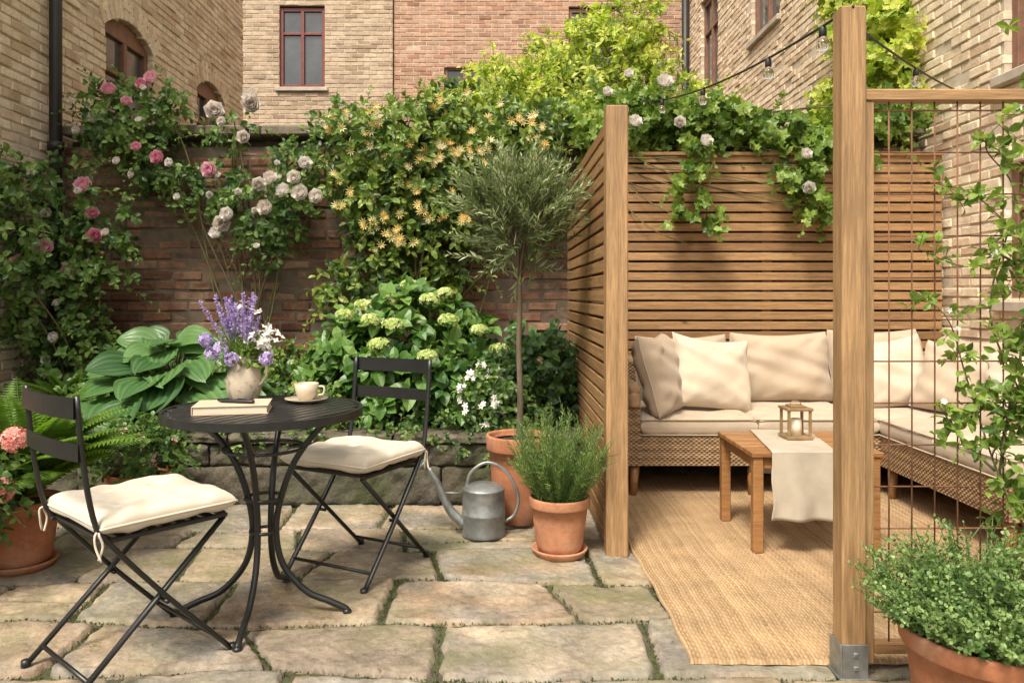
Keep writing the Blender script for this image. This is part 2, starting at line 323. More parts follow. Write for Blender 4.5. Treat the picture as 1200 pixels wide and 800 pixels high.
def rose_t():
    V=[];F=[];to=[]
    rings=[(6,1.0,1.25,.60),(6,.92,.95,.58),(5,.80,.62,.52),(5,.64,.36,.42),(4,.5,.16,.30)]
    for ri,(n,l,tilt,w) in enumerate(rings):
        for k in range(n):
            a0=k*2*math.pi/n+ri*.6; o=len(V)
            for iv in range(4):
                v=iv/3
                rr=.06+l*math.sin(tilt)*math.sin(v*1.45)*.92; z=-.45+l*1.05*(1-math.cos(min(1.45,v*1.5)))*math.cos(tilt*.55)+.55*v*math.cos(tilt)+(-.14*v**3 if ri<2 else -.05*v**3)
                ww=w*(.3+1.25*v-.85*v**3)
                for u in(-1,0,1):
                    r2=rr-.20*l*u*u*(.2+v); zz=z-(.12*u*u*v)
                    V.append((zz,r2*math.cos(a0)-u*ww*math.sin(a0),r2*math.sin(a0)+u*ww*math.cos(a0))); to.append(-.28+.34*v+(-.07*ri if v>.5 else -.05))
            for iv in range(3):
                for u in range(2):
                    i=o+iv*3+u;F.append((i,i+1,i+4,i+3))
    return T_(V,F,to)
ROSE=rose_t()
def star_t(n,w,tilt):
    V=[];F=[]
    for k in range(n):
        a=k*2*math.pi/n;o=len(V);c,s=math.cos(a),math.sin(a)
        for (r,t,h) in((0,0,0),(.5,-w,.1),(1,0,0),(.5,w,.1)):
            V.append((h+r*tilt,r*c-t*s,r*s+t*c))
        F.append((o,o+1,o+2,o+3))
    return T_(V,F)
STAR5=star_t(5,.3,.25);STAR4=star_t(4,.36,.15);BURST=star_t(8,.11,.8)
def flowers(mb,P,D,size,tmpl,mat=0,tint=(.1,.9),smooth=False):
    N=len(P); mb.inst(tmpl,np.asarray(P,float),frames(np.asarray(D,float)+0*np.asarray(P),runit(N)),size*rng.uniform(.8,1.2,N),rng.uniform(*tint,N),mat,smooth)
def roses(parent,name,P,D,size,mat,tint):
    D=np.asarray(D)+0*np.asarray(P)
    for p,d in zip(P,D):
        mb=MB(); p=A(*p); flowers(mb,p[None],d[None],size*rng.uniform(.8,1.15),ROSE,0,tint,True)
        sprigs(mb,(p-d*.01)[None],(A(0,.35,-.6)+.3*runit(1)[0])[None],.07,4,O_ROSE,.045,lm=1,sm=2)
        mb.build(name,[M[mat],M['lf_rose'],M['greenstem']],parent=parent)

# ------------------------------------------------------------ world, sun, camera
sv=Vector((-.30,-.62,1.05)).normalized()
w=bpy.data.worlds.new('World'); scene.world=w; w.use_nodes=True; nt=w.node_tree
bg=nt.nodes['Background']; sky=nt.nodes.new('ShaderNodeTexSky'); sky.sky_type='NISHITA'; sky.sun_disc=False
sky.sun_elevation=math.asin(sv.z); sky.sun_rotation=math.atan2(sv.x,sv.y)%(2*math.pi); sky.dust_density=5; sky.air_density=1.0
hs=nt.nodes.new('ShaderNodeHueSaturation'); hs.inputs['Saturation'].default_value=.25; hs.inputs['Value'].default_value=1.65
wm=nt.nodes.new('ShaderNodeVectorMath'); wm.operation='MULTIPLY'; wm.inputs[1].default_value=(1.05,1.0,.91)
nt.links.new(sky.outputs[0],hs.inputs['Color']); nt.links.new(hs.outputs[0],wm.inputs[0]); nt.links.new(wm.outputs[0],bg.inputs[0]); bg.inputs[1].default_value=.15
sl=bpy.data.lights.new('sun','SUN'); sl.energy=4.3; sl.angle=math.radians(13); sl.color=(1,.92,.79)
so=bpy.data.objects.new('sun',sl); COL.objects.link(so); so.rotation_euler=sv.to_track_quat('Z','Y').to_euler(); so.location=(-4,-5,9)
cd=bpy.data.cameras.new('camera'); cam=bpy.data.objects.new('camera',cd); COL.objects.link(cam); scene.camera=cam
cam.location=(0,0,1.15); cam.rotation_euler=(math.radians(90),0,0); cd.lens=27; cd.sensor_width=36; cd.shift_x=.0125; cd.shift_y=-.045; cd.clip_end=500; cd.clip_start=.05
scene.view_settings.view_transform='Standard'; scene.view_settings.look='None'; scene.view_settings.exposure=0

# ------------------------------------------------------------ ground and paving
mb=MB(); mb.add([(-150,-150,-.022),(150,-150,-.022),(150,150,-.022),(-150,150,-.022)],[(0,1,2,3)])
g=mb.build('ground',M['dirt'],origin=(0,0,-.022)); g['kind']='structure'; g['label']='mossy soil ground beneath the paving'
rows=[(.5,.95,[]),(.95,1.4,[]),(1.4,1.88,[]),(1.88,2.33,[-1.15,-.62,-.1,.30]),(2.33,2.71,[-1.4,-.80,-.2,.50,1.1]),(2.71,3.10,[-1.95,-1.55,-1.05,-.42,.24,.62]),(3.10,3.50,[-1.7,-1.35,-.78,-.27,.40]),(3.5,3.80,[-1.5,-.95,-.45,.2]),(3.80,4.22,[-1.9,-1.1,-.6,-.15,.3]),(4.22,4.7,[.5]),(4.7,5.2,[.5]),(5.2,5.58,[.5])]
wob=lambda x,y:.026*np.sin(x*2.3+y*7)+.018*np.sin(x*5.1+y*13)
mb=MB(); joints=[]
for (y0,y1,js) in rows:
    lo,hi=(-3.17,3.07)
    if y0>4.2: lo=.5
    js=sorted(js) or [rng.uniform(-.3,.3)]
    while js[0]-lo>.8: js.insert(0,js[0]-rng.uniform(.36,.8))
    if js[0]>lo: js.insert(0,lo)
    while hi-js[-1]>.8: js.append(js[-1]+rng.uniform(.36,.8))
    js.append(hi)
    sk=[0]+list(rng.normal(0,.032,len(js)-2))+[0]
    for i,(a,b) in enumerate(zip(js[:-1],js[1:])):
        if b-a<.1: continue
        subs=[(y0,y1)]
        if rng.uniform()<.14 and b-a>.3 and y0<4.2: ym=(y0+y1)/2+rng.normal(0,.03); subs=[(y0,ym),(ym,y1)]
        for (s0,s1) in subs:
            gp=rng.uniform(.004,.010); w_,h_=b-a-2*gp,s1-s0-2*gp
            nx,ny=int(w_/.012)+3,int(h_/.012)+3
            u=np.linspace(-1,1,nx);v=np.linspace(-1,1,ny);U,V_=np.meshgrid(u,v)
            ph=rng.uniform(0,6.28,12)
            def ns(x,y,f): return np.sin(x*f+ph[0])*np.sin(y*f*1.3+ph[1])+.5*np.sin(x*f*2.3+ph[2]+y*f*1.7)+.4*np.sin(y*f*3.1+ph[3]-x*f)
            X=a+gp+(U+1)/2*w_; Y=s0+gp+(V_+1)/2*h_
            fr=(Y-y0)/(y1-y0)*2-1
            X2=X+fr*(sk[i]*(1-U)/2+sk[i+1]*(1+U)/2)
            Y2=Y+wob(X,y0)*(1-fr)/2+wob(X,y1)*(1+fr)/2
            ex=-.004+.005*ns(X*0+U*.2,Y,30)+.002*np.sin(Y*110+ph[4]); ey=-.004+.005*ns(X,Y*0+V_*.2,28)+.002*np.sin(X*105+ph[5])
            X2+=ex*np.sign(U)*np.abs(U)**10; Y2+=ey*np.sign(V_)*np.abs(V_)**10
            cr=(np.abs(U)**14)*(np.abs(V_)**14); X2-=np.sign(U)*cr*rng.uniform(.003,.026); Y2-=np.sign(V_)*cr*rng.uniform(.003,.026)
            edx=(1-np.abs(U))*w_/2; edy=(1-np.abs(V_))*h_/2; ed=np.minimum(edx,edy)
            Z=.0024*ns(X,Y,9)+.0020*ns(X,Y,37)+.0010*ns(Y,X,80)+rng.uniform(-.004,.004)+rng.normal(0,.004)*U+rng.normal(0,.003)*V_
            Z-=.008*np.exp(-ed/.006); Z=np.where(ed<1e-6,-.026,Z)
            tt=np.clip(rng.uniform(0,1)+.12*ns(X,Y,5)-.12*np.exp(-ed/.03),0,1)
            grid(mb,np.stack([X2,Y2,Z],-1),tint=tt)
            joints.append((a,s0,b,s0))
        joints.append((a-sk[i],y0,a+sk[i],y1))
o=mb.build('paving',M['stone'],origin=(0,0,0)); o['kind']='structure'; o['label']='weathered sandstone flagstone patio with mossy joints'
mb=MB(); P=[]
for (a,b,c,d) in joints:
    L=math.hypot(c-a,d-b); n=int(L*rng.uniform(60,420))
    if b>4.3 or b<1.2: continue
    t=rng.uniform(0,1,n); x=a+(c-a)*t; y=b+(d-b)*t; P.append(np.stack([x+rng.normal(0,.005,n),y+wob(x,y)*.95+rng.normal(0,.006,n),np.full(n,-.014)],1))
P=np.vstack(P); D=norm(runit(len(P))*.9+A(0,0,.8))
mb.inst(K_MED,P,frames(D,runit(len(P))),rng.uniform(.006,.015,len(P)),rng.uniform(.0,1,len(P)))
n=340;P=np.stack([rng.uniform(-2.4,.6,n),rng.uniform(1.9,4.1,n),np.full(n,.006)],1)
mb.inst(K_MED,P,frames(np.stack([np.cos(P[:,0]*99),np.sin(P[:,0]*99),P[:,0]*0+.1],1),A(0,0,1)+.2*runit(n)),rng.uniform(.004,.012,n),rng.uniform(.3,1,n))
o=mb.build('moss',M['lf_moss']); o['kind']='stuff'; o['label']='moss and tiny weeds in the paving joints'; o['category']='moss'

# ------------------------------------------------------------ masonry
def masonry(axis,fixed,sgn,u0,u1,z0,z1,ops,name,bm,mm,parent,course=.068,bl=.205,jit=.0012,depth=.1,chm=.006,dj=.002):
    C=[];H=[];MC=[];MH=[]
    nc=int((z1-z0)/course)
    def put(lst,lh,ua,ub,z,hz,face,dp):
        uc=(ua+ub)/2; oc=fixed+sgn*face-sgn*dp/2
        if axis=='x': lst.append((uc,oc,z)); lh.append(((ub-ua)/2,dp/2,hz))
        else: lst.append((oc,uc,z)); lh.append((dp/2,(ub-ua)/2,hz))
    for i in range(nc):
        z=z0+(i+.5)*course; iv=[(u0,u1)]
        for op in ops:
            a,b,c,d=op[:4]; rise=op[4] if len(op)>4 else 0
            if z<c or z>d: continue
            if rise and z>d-rise:
                k=math.sqrt(max(0,1-((z-(d-rise))/rise)**2)); m_=(a+b)/2; hw=(b-a)/2*k; a,b=m_-hw,m_+hw
            new=[]
            for p,q in iv:
                if b<=p or a>=q: new.append((p,q))
                else:
                    if a>p:new.append((p,a))
                    if b<q:new.append((b,q))
            iv=new
        for p,q in iv:
            if q-p>.03: put(MC,MH,p+.003,q-.003,z,course/2,-.007,depth-.01)
            s=math.floor((p-u0)/bl)*bl+u0-(bl/2 if i%2 else 0)
            while s<q:
                a=max(p,s+.005);b=min(q,s+bl-.005)
                if b-a>.03: put(C,H,a,b,z+rng.normal(0,.0012),course/2-.0055+rng.normal(0,.0008),rng.normal(0,dj),depth)
                s+=bl
    mb=MB(); C=np.array(C);H=np.array(H)
    tint=rng.beta(1.5,1.5,len(C)); 
    cboxes(mb,C,H,chm,tint,0,jit=jit)
    MC=np.array(MC);MH=np.array(MH); cboxes(mb,MC,MH,.0002,.5,1)
    for op in ops:
        if len(op)<5 or not op[4]: continue
        a,b,c,d,rise=op[:5]; m_=(a+b)/2; hw=(b-a)/2; R=(hw*hw+rise*rise)/(2*rise); zc=d-R; th=math.asin(hw/R); n=int(2*th*R/.075)
        for k in range(n+1):
            t=-th+2*th*k/n; rr=R+.11; uu=m_+rr*math.sin(t); zz=zc+rr*math.cos(t)
            if axis=='y': cboxes(mb,[(fixed+sgn*.004-sgn*.05,uu,zz)],[(.05,.032,.105)],.005,rng.uniform(.2,1),0,R=rx(-t))
            else: cboxes(mb,[(uu,fixed+sgn*.004-sgn*.05,zz)],[(.032,.05,.105)],.005,rng.uniform(.2,1),0,R=ry(t))
    return mb.build(name,[bm,mm],parent=parent)
def window(parent,axis,fixed,sgn,u0,u1,z0,z1,fm,rise=0):
    loc=((u0+u1)/2,fixed,z0) if axis=='x' else (fixed,(u0+u1)/2,z0)
    W=empty('window',loc,parent)
    def bx(mb,ua,ub,za,zb,f0,f1,tint=.5,mat=0,ch=.004):
        o0,o1=sorted((fixed+sgn*f0,fixed+sgn*f1))
        if axis=='x': box(mb,ua,ub,o0,o1,za,zb,ch,tint,mat)
        else: box(mb,o0,o1,ua,ub,za,zb,ch,tint,mat)
    fw=.06; f=MB()
    bx(f,u0,u0+fw,z0,z1,-.11,-.05);bx(f,u1-fw,u1,z0,z1,-.11,-.05);bx(f,u0+fw,u1-fw,z0,z0+fw,-.108,-.052);bx(f,u0+fw,u1-fw,z1-fw-rise,z1,-.108,-.052)
    m_=(u0+u1)/2; bx(f,m_-.028,m_+.028,z0+fw,z1-fw-rise,-.106,-.046)
    zt=z0+(z1-z0)*.68; 
    for ua,ub in((u0+fw,m_-.028),(m_+.028,u1-fw)): bx(f,ua,ub,zt-.022,zt+.022,-.105,-.05)
    f.build('frame',fm,parent=W)
    p=MB(); bx(p,u0+.02,u1-.02,z0+.02,z1-.02,-.098,-.088,rng.uniform(0,1)); p.build('glass',M['pane'],parent=W)
    s=MB(); bx(s,u0-.06,u1+.06,z0-.07,z0-.003,-.10,.05,ch=.008); s.build('sill',M['sill'],parent=W)
    return W
def core(parent,x0,x1,y0,y1,z1):
    mb=MB(); box(mb,x0,x1,y0,y1,0,z1,.02,.5,0); return mb.build('inner_wall',M['mortar_old'],parent=parent)

BY=5.6
bw=empty('garden_wall',(0,BY,0)); lab(bw,'old red brick garden wall with stone coping','wall')
masonry('x',BY,-1,-3.17,3.08,-.02,2.3,[],'wall',M['brick_old'],M['mortar_old'],bw,course=.075,bl=.225,jit=.0028,chm=.011,dj=.006)
mb=MB(); box(mb,-3.17,3.08,BY+.1,BY+.22,-.02,2.29,.005); mb.build('wall_core',M['mortar_old'],parent=bw)
mb=MB(); x=-3.17
while x<3.05:
    l=min(rng.uniform(.4,.62),3.08-x); cboxes(mb,[(x+l/2,BY+.09,2.34+rng.normal(0,.002))],[(l/2-.004,.16,.036)],.012,rng.uniform(0,1),jit=.002); x+=l
mb.build('coping',M['coping'],parent=bw)
LX=-3.2; lb=empty('brick_building',(LX-2,6.4,0)); lab(lb,'buff brick townhouse with arched brown windows','building')
ops=[(6.25,7.1,2.05,3.5,.14),(8.15,8.95,2.05,3.5,.14),(6.25,7.1,4.5,5.3,.14),(8.15,8.95,4.95,5.45,.10)]
masonry('y',LX,1,3.3,9.6,-.02,5.6,ops,'wall',M['brick_buff_lit'],M['mortar'],lb,dj=.004)
core(lb,LX-4,LX-.125,3.32,9.58,5.6)
for op in ops: window(lb,'y',LX,1,*op[:4],M['frame_brown'],rise=op[4]*.8)
mb=MB(); tube(mb,[(LX+.07,5.42,0),(LX+.07,5.42,5.6)],.042,12)
for z in(.8,2.2,3.4,5): lathe(mb,[(.043,-.03),(.053,-.03),(.053,.03),(.043,.03)],(LX+.07,5.42,z),14)
mb.build('drainpipe',M['pipe'],parent=lb)
mb=MB(); box(mb,LX-4.1,LX+.12,3.2,9.7,5.6,5.7,.02); mb.build('roof_edge',M['coping'],parent=lb)
RX=3.1; rb=empty('brick_building',(RX+2,8,0)); lab(rb,'sunlit cream brick townhouse beside the seating nook','building')
ops=[(3.7,4.72,1.12,1.95),(3.7,4.72,2.5,3.9),(6.85,7.7,2.35,3.2),(8.5,9.45,4.25,5.7),(10.9,11.8,4.1,5.6),(6.3,7.2,4.25,5.7)]
masonry('y',RX,-1,2.6,12.7,-.02,7.4,ops,'wall',M['brick_buff'],M['mortar'],rb,dj=.004)
core(rb,RX+.125,RX+4,2.62,12.68,7.4)
for op in ops: window(rb,'y',RX,-1,*op[:4],M['frame_brown'])
mb=MB(); tube(mb,[(RX-.07,12.5,0),(RX-.07,12.5,7.4)],.06,10); mb.build('drainpipe',M['pipe'],parent=rb)
mb=MB(); box(mb,RX-.12,RX+4.1,2.5,12.8,7.4,7.52,.02); mb.build('roof_edge',M['coping'],parent=rb)
FY=13.2
fb=empty('brick_building',(-4,FY+2,0)); lab(fb,'tan brick apartment house with burgundy windows','building')
ops=[(-3.78,-3.0,4.72,6.1),(-5.4,-4.7,4.72,6.1),(-3.78,-3.0,1.9,3.3)]
masonry('x',FY,-1,-7.5,-1.83,-.02,8.2,ops,'wall',M['brick_tan'],M['mortar'],fb,course=.075,bl=.225)
core(fb,-7.48,-1.85,FY+.125,FY+4,8.2)
for op in ops: window(fb,'x',FY,-1,*op[:4],M['frame_red'])
mb=MB(); box(mb,-7.6,-1.84,FY-.12,FY+4.1,8.2,8.32,.02); mb.build('roof_edge',M['coping'],parent=fb)
fb=empty('brick_building',(2,FY+2,0)); lab(fb,'rose red brick apartment house behind the trees','building')
ops=[(-.95,-.25,3.9,5.1),(1.2,2.0,4.72,6.1)]
masonry('x',FY+.05,-1,-1.82,8.0,-.02,8.6,ops,'wall',M['brick_rose'],M['mortar'],fb,course=.075,bl=.225)
core(fb,-1.8,8,FY+.18,FY+4,8.6)
for op in ops: window(fb,'x',FY+.05,-1,*op[:4],M['frame_brown'])
mb=MB(); box(mb,-1.83,8.1,FY-.07,FY+4.1,8.6,8.72,.02); mb.build('roof_edge',M['coping'],parent=fb)

rbed=empty('raised_bed',(-1.3,4.3,0)); lab(rbed,'low mossy stone retaining wall of raised bed','planter')
mb=MB()
def rough_stone(x0,x1,z0,z1,yf,top=True):
    w_=x1-x0; nx=max(8,int(w_/.02)); xs=np.linspace(x0+.005,x1-.005,nx); ph=rng.uniform(0,6.28,4); dy=rng.normal(0,.010); h=z1-z0
    prof=[(yf+.03,z0+.002)]+[(yf+(.006 if k in(0,7) else 0),z0+.006+(h-.014)*k/7) for k in range(8)]+[(yf+.012,z1-.002),(yf+.05,z1),(yf+.13,z1),(yf+.24,z1-.004)]
    Pg=np.zeros((len(prof),nx,3))
    for j,(yy,zz) in enumerate(prof):
        e=np.minimum(xs-xs[0],xs[-1]-xs); rd=.018*np.exp(-e/.010); fr=1 if j<10 else .3
        nz=.009*np.sin(xs*23+ph[0]+zz*25)+.006*np.sin(xs*57+ph[1]-zz*60)+.004*np.sin(zz*130+ph[2]+xs*19)
        Pg[j,:,0]=xs; Pg[j,:,1]=yy+dy+nz*fr+rd*(yy<yf+.06); Pg[j,:,2]=zz+(nz*.35 if j>8 else 0)-rd*.4*(j>8)
    grid(mb,Pg,tint=rng.uniform(0,1))
for (z0,z1,yf,l0,l1) in((-.02,.20,4.245,.5,.95),(.203,.325,4.25,.45,.85),(.328,.380,4.225,.5,.95)):
    x=-3.17
    while x<.42:
        l=rng.uniform(l0,l1); b=min(x+l,.45)
        if .45-b<.15: b=.45
        rough_stone(x,b,z0,z1,yf); x=b
box(mb,-3.17,.44,4.29,4.475,0,.32,.01,.1)
mb.build('retaining_wall',M['stone_wall'],parent=rbed)
mb=MB(); box(mb,-3.17,.45,4.48,BY-.005,0,.35,.01); mb.build('soil',M['soil'],parent=rbed)

# ------------------------------------------------------------ slatted fences
def slats_x(mb,x0,x1,y,z0,z1,pitch=.068,sh=.027,th=.010):
    z=z0+sh; C=[]
    while z<z1: C.append(((x0+x1)/2,y+rng.normal(0,.0015),z+rng.normal(0,.0006))); z+=pitch
    n=len(C); cboxes(mb,C,[((x1-x0)/2,th,sh)]*n,.003,rng.uniform(0,1,n),0)
sf=empty('slatted_fence',(1.8,5.4,0)); lab(sf,'horizontal cedar slat screen behind the outdoor sofa','fence')
mb=MB(); slats_x(mb,.60,3.07,5.33,.03,2.1); mb.build('slats',M['wood_x'],parent=sf)
for x in(.64,1.863,3.03):
    mb=MB(); box(mb,x-.035,x+.035,5.345,5.415,0,2.09,.004,rng.uniform()); mb.build('post',M['wood_z'],parent=sf)
mb=MB(); box(mb,.60,3.07,5.30,5.42,2.115,2.14,.004); mb.build('cap_rail',M['wood_x'],parent=sf)
sf=empty('slatted_fence',(.52,4.4,0)); lab(sf,'cedar slat side screen with thick end post','fence')
mb=MB(); box(mb,.470,.567,3.37,3.46,-.0,1.985,.005,.8); mb.build('post',M['wood_z'],parent=sf)
mb=MB(); box(mb,.49,.555,5.34,5.41,0,2.0,.005,.3); mb.build('post',M['wood_z'],parent=sf)
mb=MB(); z=.06;C=[]
while z<1.95: C.append((.483+rng.normal(0,.001),4.4,z)); z+=.068
cboxes(mb,C,[(.010,.937,.027)]*len(C),.003,rng.uniform(0,1,len(C)),0); 
C2=[(c[0]+.057,c[1],c[2]) for c in C]; cboxes(mb,C2,[(.010,.937,.027)]*len(C),.003,rng.uniform(0,1,len(C)),0)
mb.build('slats',M['wood_y'],parent=sf)
mb=MB(); box(mb,.4955,.5275,4.37,4.43,0,1.94,.003,.2); mb.build('post',M['wood_z'],parent=sf)

tr=empty('garden_trellis',(1.4,2.35,0)); lab(tr,'timber post and frame with rusty wire grid','trellis')
mb=MB(); box(mb,1.030,1.104,2.305,2.375,.03,2.02,.005,.7); mb.build('post',M['wood_z'],parent=tr)
mb=MB(); box(mb,1.018,1.116,2.292,2.388,.0,.006,.001); box(mb,1.0235,1.0285,2.299,2.381,.006,.105,.001); box(mb,1.029,1.105,2.298,2.303,.006,.105,.001); box(mb,1.029,1.105,2.3775,2.3825,.006,.105,.001)
for z in(.035,.075): cboxes(mb,[(1.067,2.296,z)],[(.007,.004,.007)],.003)
mb.build('post_bracket',M['galv'],parent=tr)
for a,t in((1.106,.9),(2.0,.4)): mb=MB(); box(mb,a,a+.035,2.335,2.375,.03,1.74,.003,t); mb.build('frame_stile',M['wood_z'],parent=tr)
mb=MB(); box(mb,1.106,2.036,2.33,2.38,1.741,1.776,.003,.7); mb.build('frame_rail',M['wood_x'],parent=tr)
mb=MB(); box(mb,1.143,1.998,2.335,2.375,.06,.092,.003,.4); mb.build('frame_rail',M['wood_x'],parent=tr)
mb=MB()
for i in range(12):
    x=1.137+.07*(i+.8); 
    if x<1.99: tube(mb,[(x,2.352,.09),(x+.001,2.352,.9),(x,2.352,1.742)],.0027,6,rng.uniform())
for i in range(13):
    z=.09+.128*(i+.7); 
    if z<1.73: tube(mb,[(1.13,2.3575,z),(1.6,2.3575,z+.001),(2.0,2.3575,z)],.0027,6,rng.uniform())
mb.build('wire_grid',M['rust'],parent=tr)

# ------------------------------------------------------------ rug
nx,ny=int(2.35/.0032),int(2.45/.0085); x=np.linspace(.60,2.95,nx); y=np.linspace(2.39,4.84,ny); X,Y=np.meshgrid(x,y)
rib=.0125; ridx=np.floor(X/rib); phs=(ridx*1.7)%6.28
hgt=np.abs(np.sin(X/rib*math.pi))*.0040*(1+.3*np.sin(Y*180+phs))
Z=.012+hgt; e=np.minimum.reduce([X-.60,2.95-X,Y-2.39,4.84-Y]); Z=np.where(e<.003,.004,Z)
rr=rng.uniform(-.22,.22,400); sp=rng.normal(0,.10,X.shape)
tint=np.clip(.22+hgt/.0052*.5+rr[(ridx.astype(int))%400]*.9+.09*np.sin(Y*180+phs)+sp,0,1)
X=X+.006*np.sin(Y*5)+.003*np.sin(Y*23+1); Y=Y+.006*np.sin(X*5)+.002*np.sin(X*60)
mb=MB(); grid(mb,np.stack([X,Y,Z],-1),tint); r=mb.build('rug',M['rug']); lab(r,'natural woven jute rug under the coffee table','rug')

# ------------------------------------------------------------ soft things
def pillow(mb,w,h,t,p=2.6,q=.5,n=26,R=np.eye(3),c=(0,0,0),pinch=.05,tufts=(),tint=.5,pipe=0,mat=0,wr=.004,flat=0,sag=0):
    s=np.linspace(-1,1,n); s=np.sin(s*math.pi/2)*.35+s*.65 if p<6 else np.sin(s*math.pi/2)
    U,V=np.meshgrid(s,s); ph=rng.uniform(0,6.28,12)
    prof=(np.clip(1-np.abs(U)**p,0,1)*np.clip(1-np.abs(V)**p,0,1))**q
    dent=np.zeros_like(U)
    for tu,tv_ in tufts: dent+=np.exp(-(((U-tu)*w)**2+((V-tv_)*h)**2)/(.0028))
    def out(U,V): 
        cr=np.abs(U*V)**3*.04*min(1,sag)
        return w/2*U*(1-pinch*(1-V*V)-cr)+.006*sag*np.sin(V*4+ph[6])*U, h/2*V*(1-pinch*(1-U*U)-cr)-sag*.022*(V>0)*V*(1-U*U)
    X,Y=out(U,V)
    wrk=wr*(np.sin(U*5+V*3+ph[0])*np.sin(V*7+ph[1])+.8*np.sin(U*13+ph[2]-V*9)*np.abs(U*V)+.6*np.sin(V*15+ph[3]+U*6)*np.abs(U)**2+.6*np.abs(np.sin(U*6-V*8+ph[4]))*np.abs(V)**2)
    for sgn in(1,-1):
        Z=sgn*(t/2*prof*(1-.45*dent*(1 if sgn>0 else 0)))+wrk*prof*sgn
        if flat and sgn<0: Z=Z*flat
        P=np.stack([X,Y,Z],-1)@R.T+A(*c)
        grid(mb,P if sgn>0 else P[:,::-1],tint,mat)
    if pipe:
        k=np.linspace(-1,1,14); e=np.concatenate([np.stack([k,-np.ones(14)],1),np.stack([np.ones(13),k[1:]],1),np.stack([k[::-1][1:],np.ones(13)],1),np.stack([-np.ones(12),k[::-1][1:-1]],1)])
        x_,y_=out(e[:,0],e[:,1]); Q=np.stack([x_,y_,e[:,0]*0],1)@R.T+A(*c)
        tube(mb,Q,pipe,6,tint,mat,closed=True)
def boxcush(mb,x0,x1,y0,y1,z0,z1,tint=.5,mat=0):
    w,h,t=x1-x0,y1-y0,z1-z0; c=((x0+x1)/2,(y0+y1)/2,(z0+z1)/2)
    pillow(mb,w,h,t+.01,p=14,q=.34,n=48,c=c,pinch=.008,tint=tint,wr=.007,mat=mat)
    for zz in(z0+t*.12,z1-t*.12):
        k=[(x0+.01,y0+.003),(x1-.01,y0+.003),(x1-.003,y0+.01),(x1-.003,y1-.01),(x1-.01,y1-.003),(x0+.01,y1-.003),(x0+.003,y1-.01),(x0+.003,y0+.01)]
        tube(mb,[(a,b,zz) for a,b in k],.0045,6,tint,mat,closed=True)
def weave(mb,o,u,v,w,h,pu=.030,pv=.011):
    o,u,v=A(*o),A(*u),A(*v); n=np.cross(u,v); nu,nv=int(w/.005)+1,int(h/.0028)+1
    a=np.linspace(0,w,nu);b=np.linspace(0,h,nv);U,V=np.meshgrid(a,b); row=np.floor(V/pv)
    hz=np.abs(np.sin(V/pv*math.pi))**.7*(.5+.5*np.sin(U/pu*2*math.pi+row*math.pi))
    P=o+U[...,None]*u+V[...,None]*v+n*(hz*.006)[...,None]
    grid(mb,P,np.clip(hz*.75+.15+.15*np.sin(row*7.7+U*3),0,1))
so=empty('corner_sofa',(1.9,4.8,0)); lab(so,'wicker corner sofa with oatmeal seat cushions against slat screen','sofa')
SF=4.35; RI=2.16; AX=.725
mb=MB()
box(mb,AX+.05,RI+.8,SF+.01,5.2,.19,.345,.01,.5); box(mb,RI+.01,2.97,3.27,SF+.02,.192,.343,.01,.5)
weave(mb,(AX+.04,SF,.185),(1,0,0),(0,0,1),RI-AX-.04,.165)
weave(mb,(RI,SF,.185),(0,-1,0),(0,0,1),SF-3.26,.165)
weave(mb,(RI,3.258,.185),(1,0,0),(0,0,1),.81,.165)
mb.build('seat_frame',M['wicker'],parent=so)
mb=MB(); box(mb,AX,AX+.065,SF+.005,5.2,.19,.60,.02,.5); weave(mb,(AX-.002,SF-.006,.185),(1,0,0),(0,0,1),.075,.42); weave(mb,(AX+.07,SF+.02,.35),(0,1,0),(0,0,1),.8,.25); weave(mb,(AX-.005,5.2,.185),(0,-1,0),(0,0,1),.84,.42)
tube(mb,smoothpath([(AX+.034,SF+.0,.52),(AX+.034,SF+.005,.60),(AX+.034,SF+.06,.625),(AX+.034,5.2,.63)],5),.038,10,.8)
mb.build('armrest',M['wicker'],parent=so)
mb=MB(); box(mb,AX+.02,2.99,5.2,5.27,.19,.70,.02,.5); weave(mb,(AX+.02,5.197,.35),(1,0,0),(0,0,1),2.2,.34); tube(mb,[(AX,5.235,.70),(2.96,5.235,.70)],.036,10,.8)
mb.build('backrest',M['wicker'],parent=so)
mb=MB(); box(mb,2.975,3.04,3.27,5.195,.19,.70,.02,.5); weave(mb,(2.972,5.19,.35),(0,-1,0),(0,0,1),1.9,.34); weave(mb,(2.972,3.265,.185),(1,0,0),(0,0,1),.07,.51); tube(mb,[(3.005,3.26,.70),(3.005,5.2,.70)],.036,10,.8)
mb.build('backrest',M['wicker'],parent=so)
for (x,y) in((AX+.05,SF+.04),(1.45,SF+.05),(RI+.05,SF-.04),(RI+.05,3.32),(2.95,3.32),(AX+.05,5.15),(2.95,5.15)):
    mb=MB(); tube(mb,[(x+.0,y,.19),(x-.012,y-.016,0)],[.030,.018],10,.5); mb.build('leg',M['teak'],parent=so)
for (a,b,c,d) in((AX+.075,1.465,SF-.012,5.18),(1.47,RI-.003,SF-.012,5.18),(RI+.002,2.96,SF-.0,5.18),(RI-.012,2.96,3.255,3.80),(RI-.012,2.96,3.805,SF-.006)):
    mb=MB(); boxcush(mb,a,b,c,d,.347,.46,rng.uniform(.1,.5)); mb.build('seat_cushion',M['canvas'],parent=so)
def loose(label,c,w,h,t,rot,tint,p=2.6,q=.5,name='cushion',mat='canvas',**k):
    mb=MB(); k.setdefault('wr',.010); k.setdefault('sag',1.2); pillow(mb,w,h,t,p=p,q=q,R=rot,c=c,tint=tint,pipe=.004,n=48,**k); o=mb.build(name,M[mat]); lab(o,label,'cushion',group='cushions on the corner sofa'); return o
F=rx(math.radians(90))
T_b=rx(math.radians(-13))
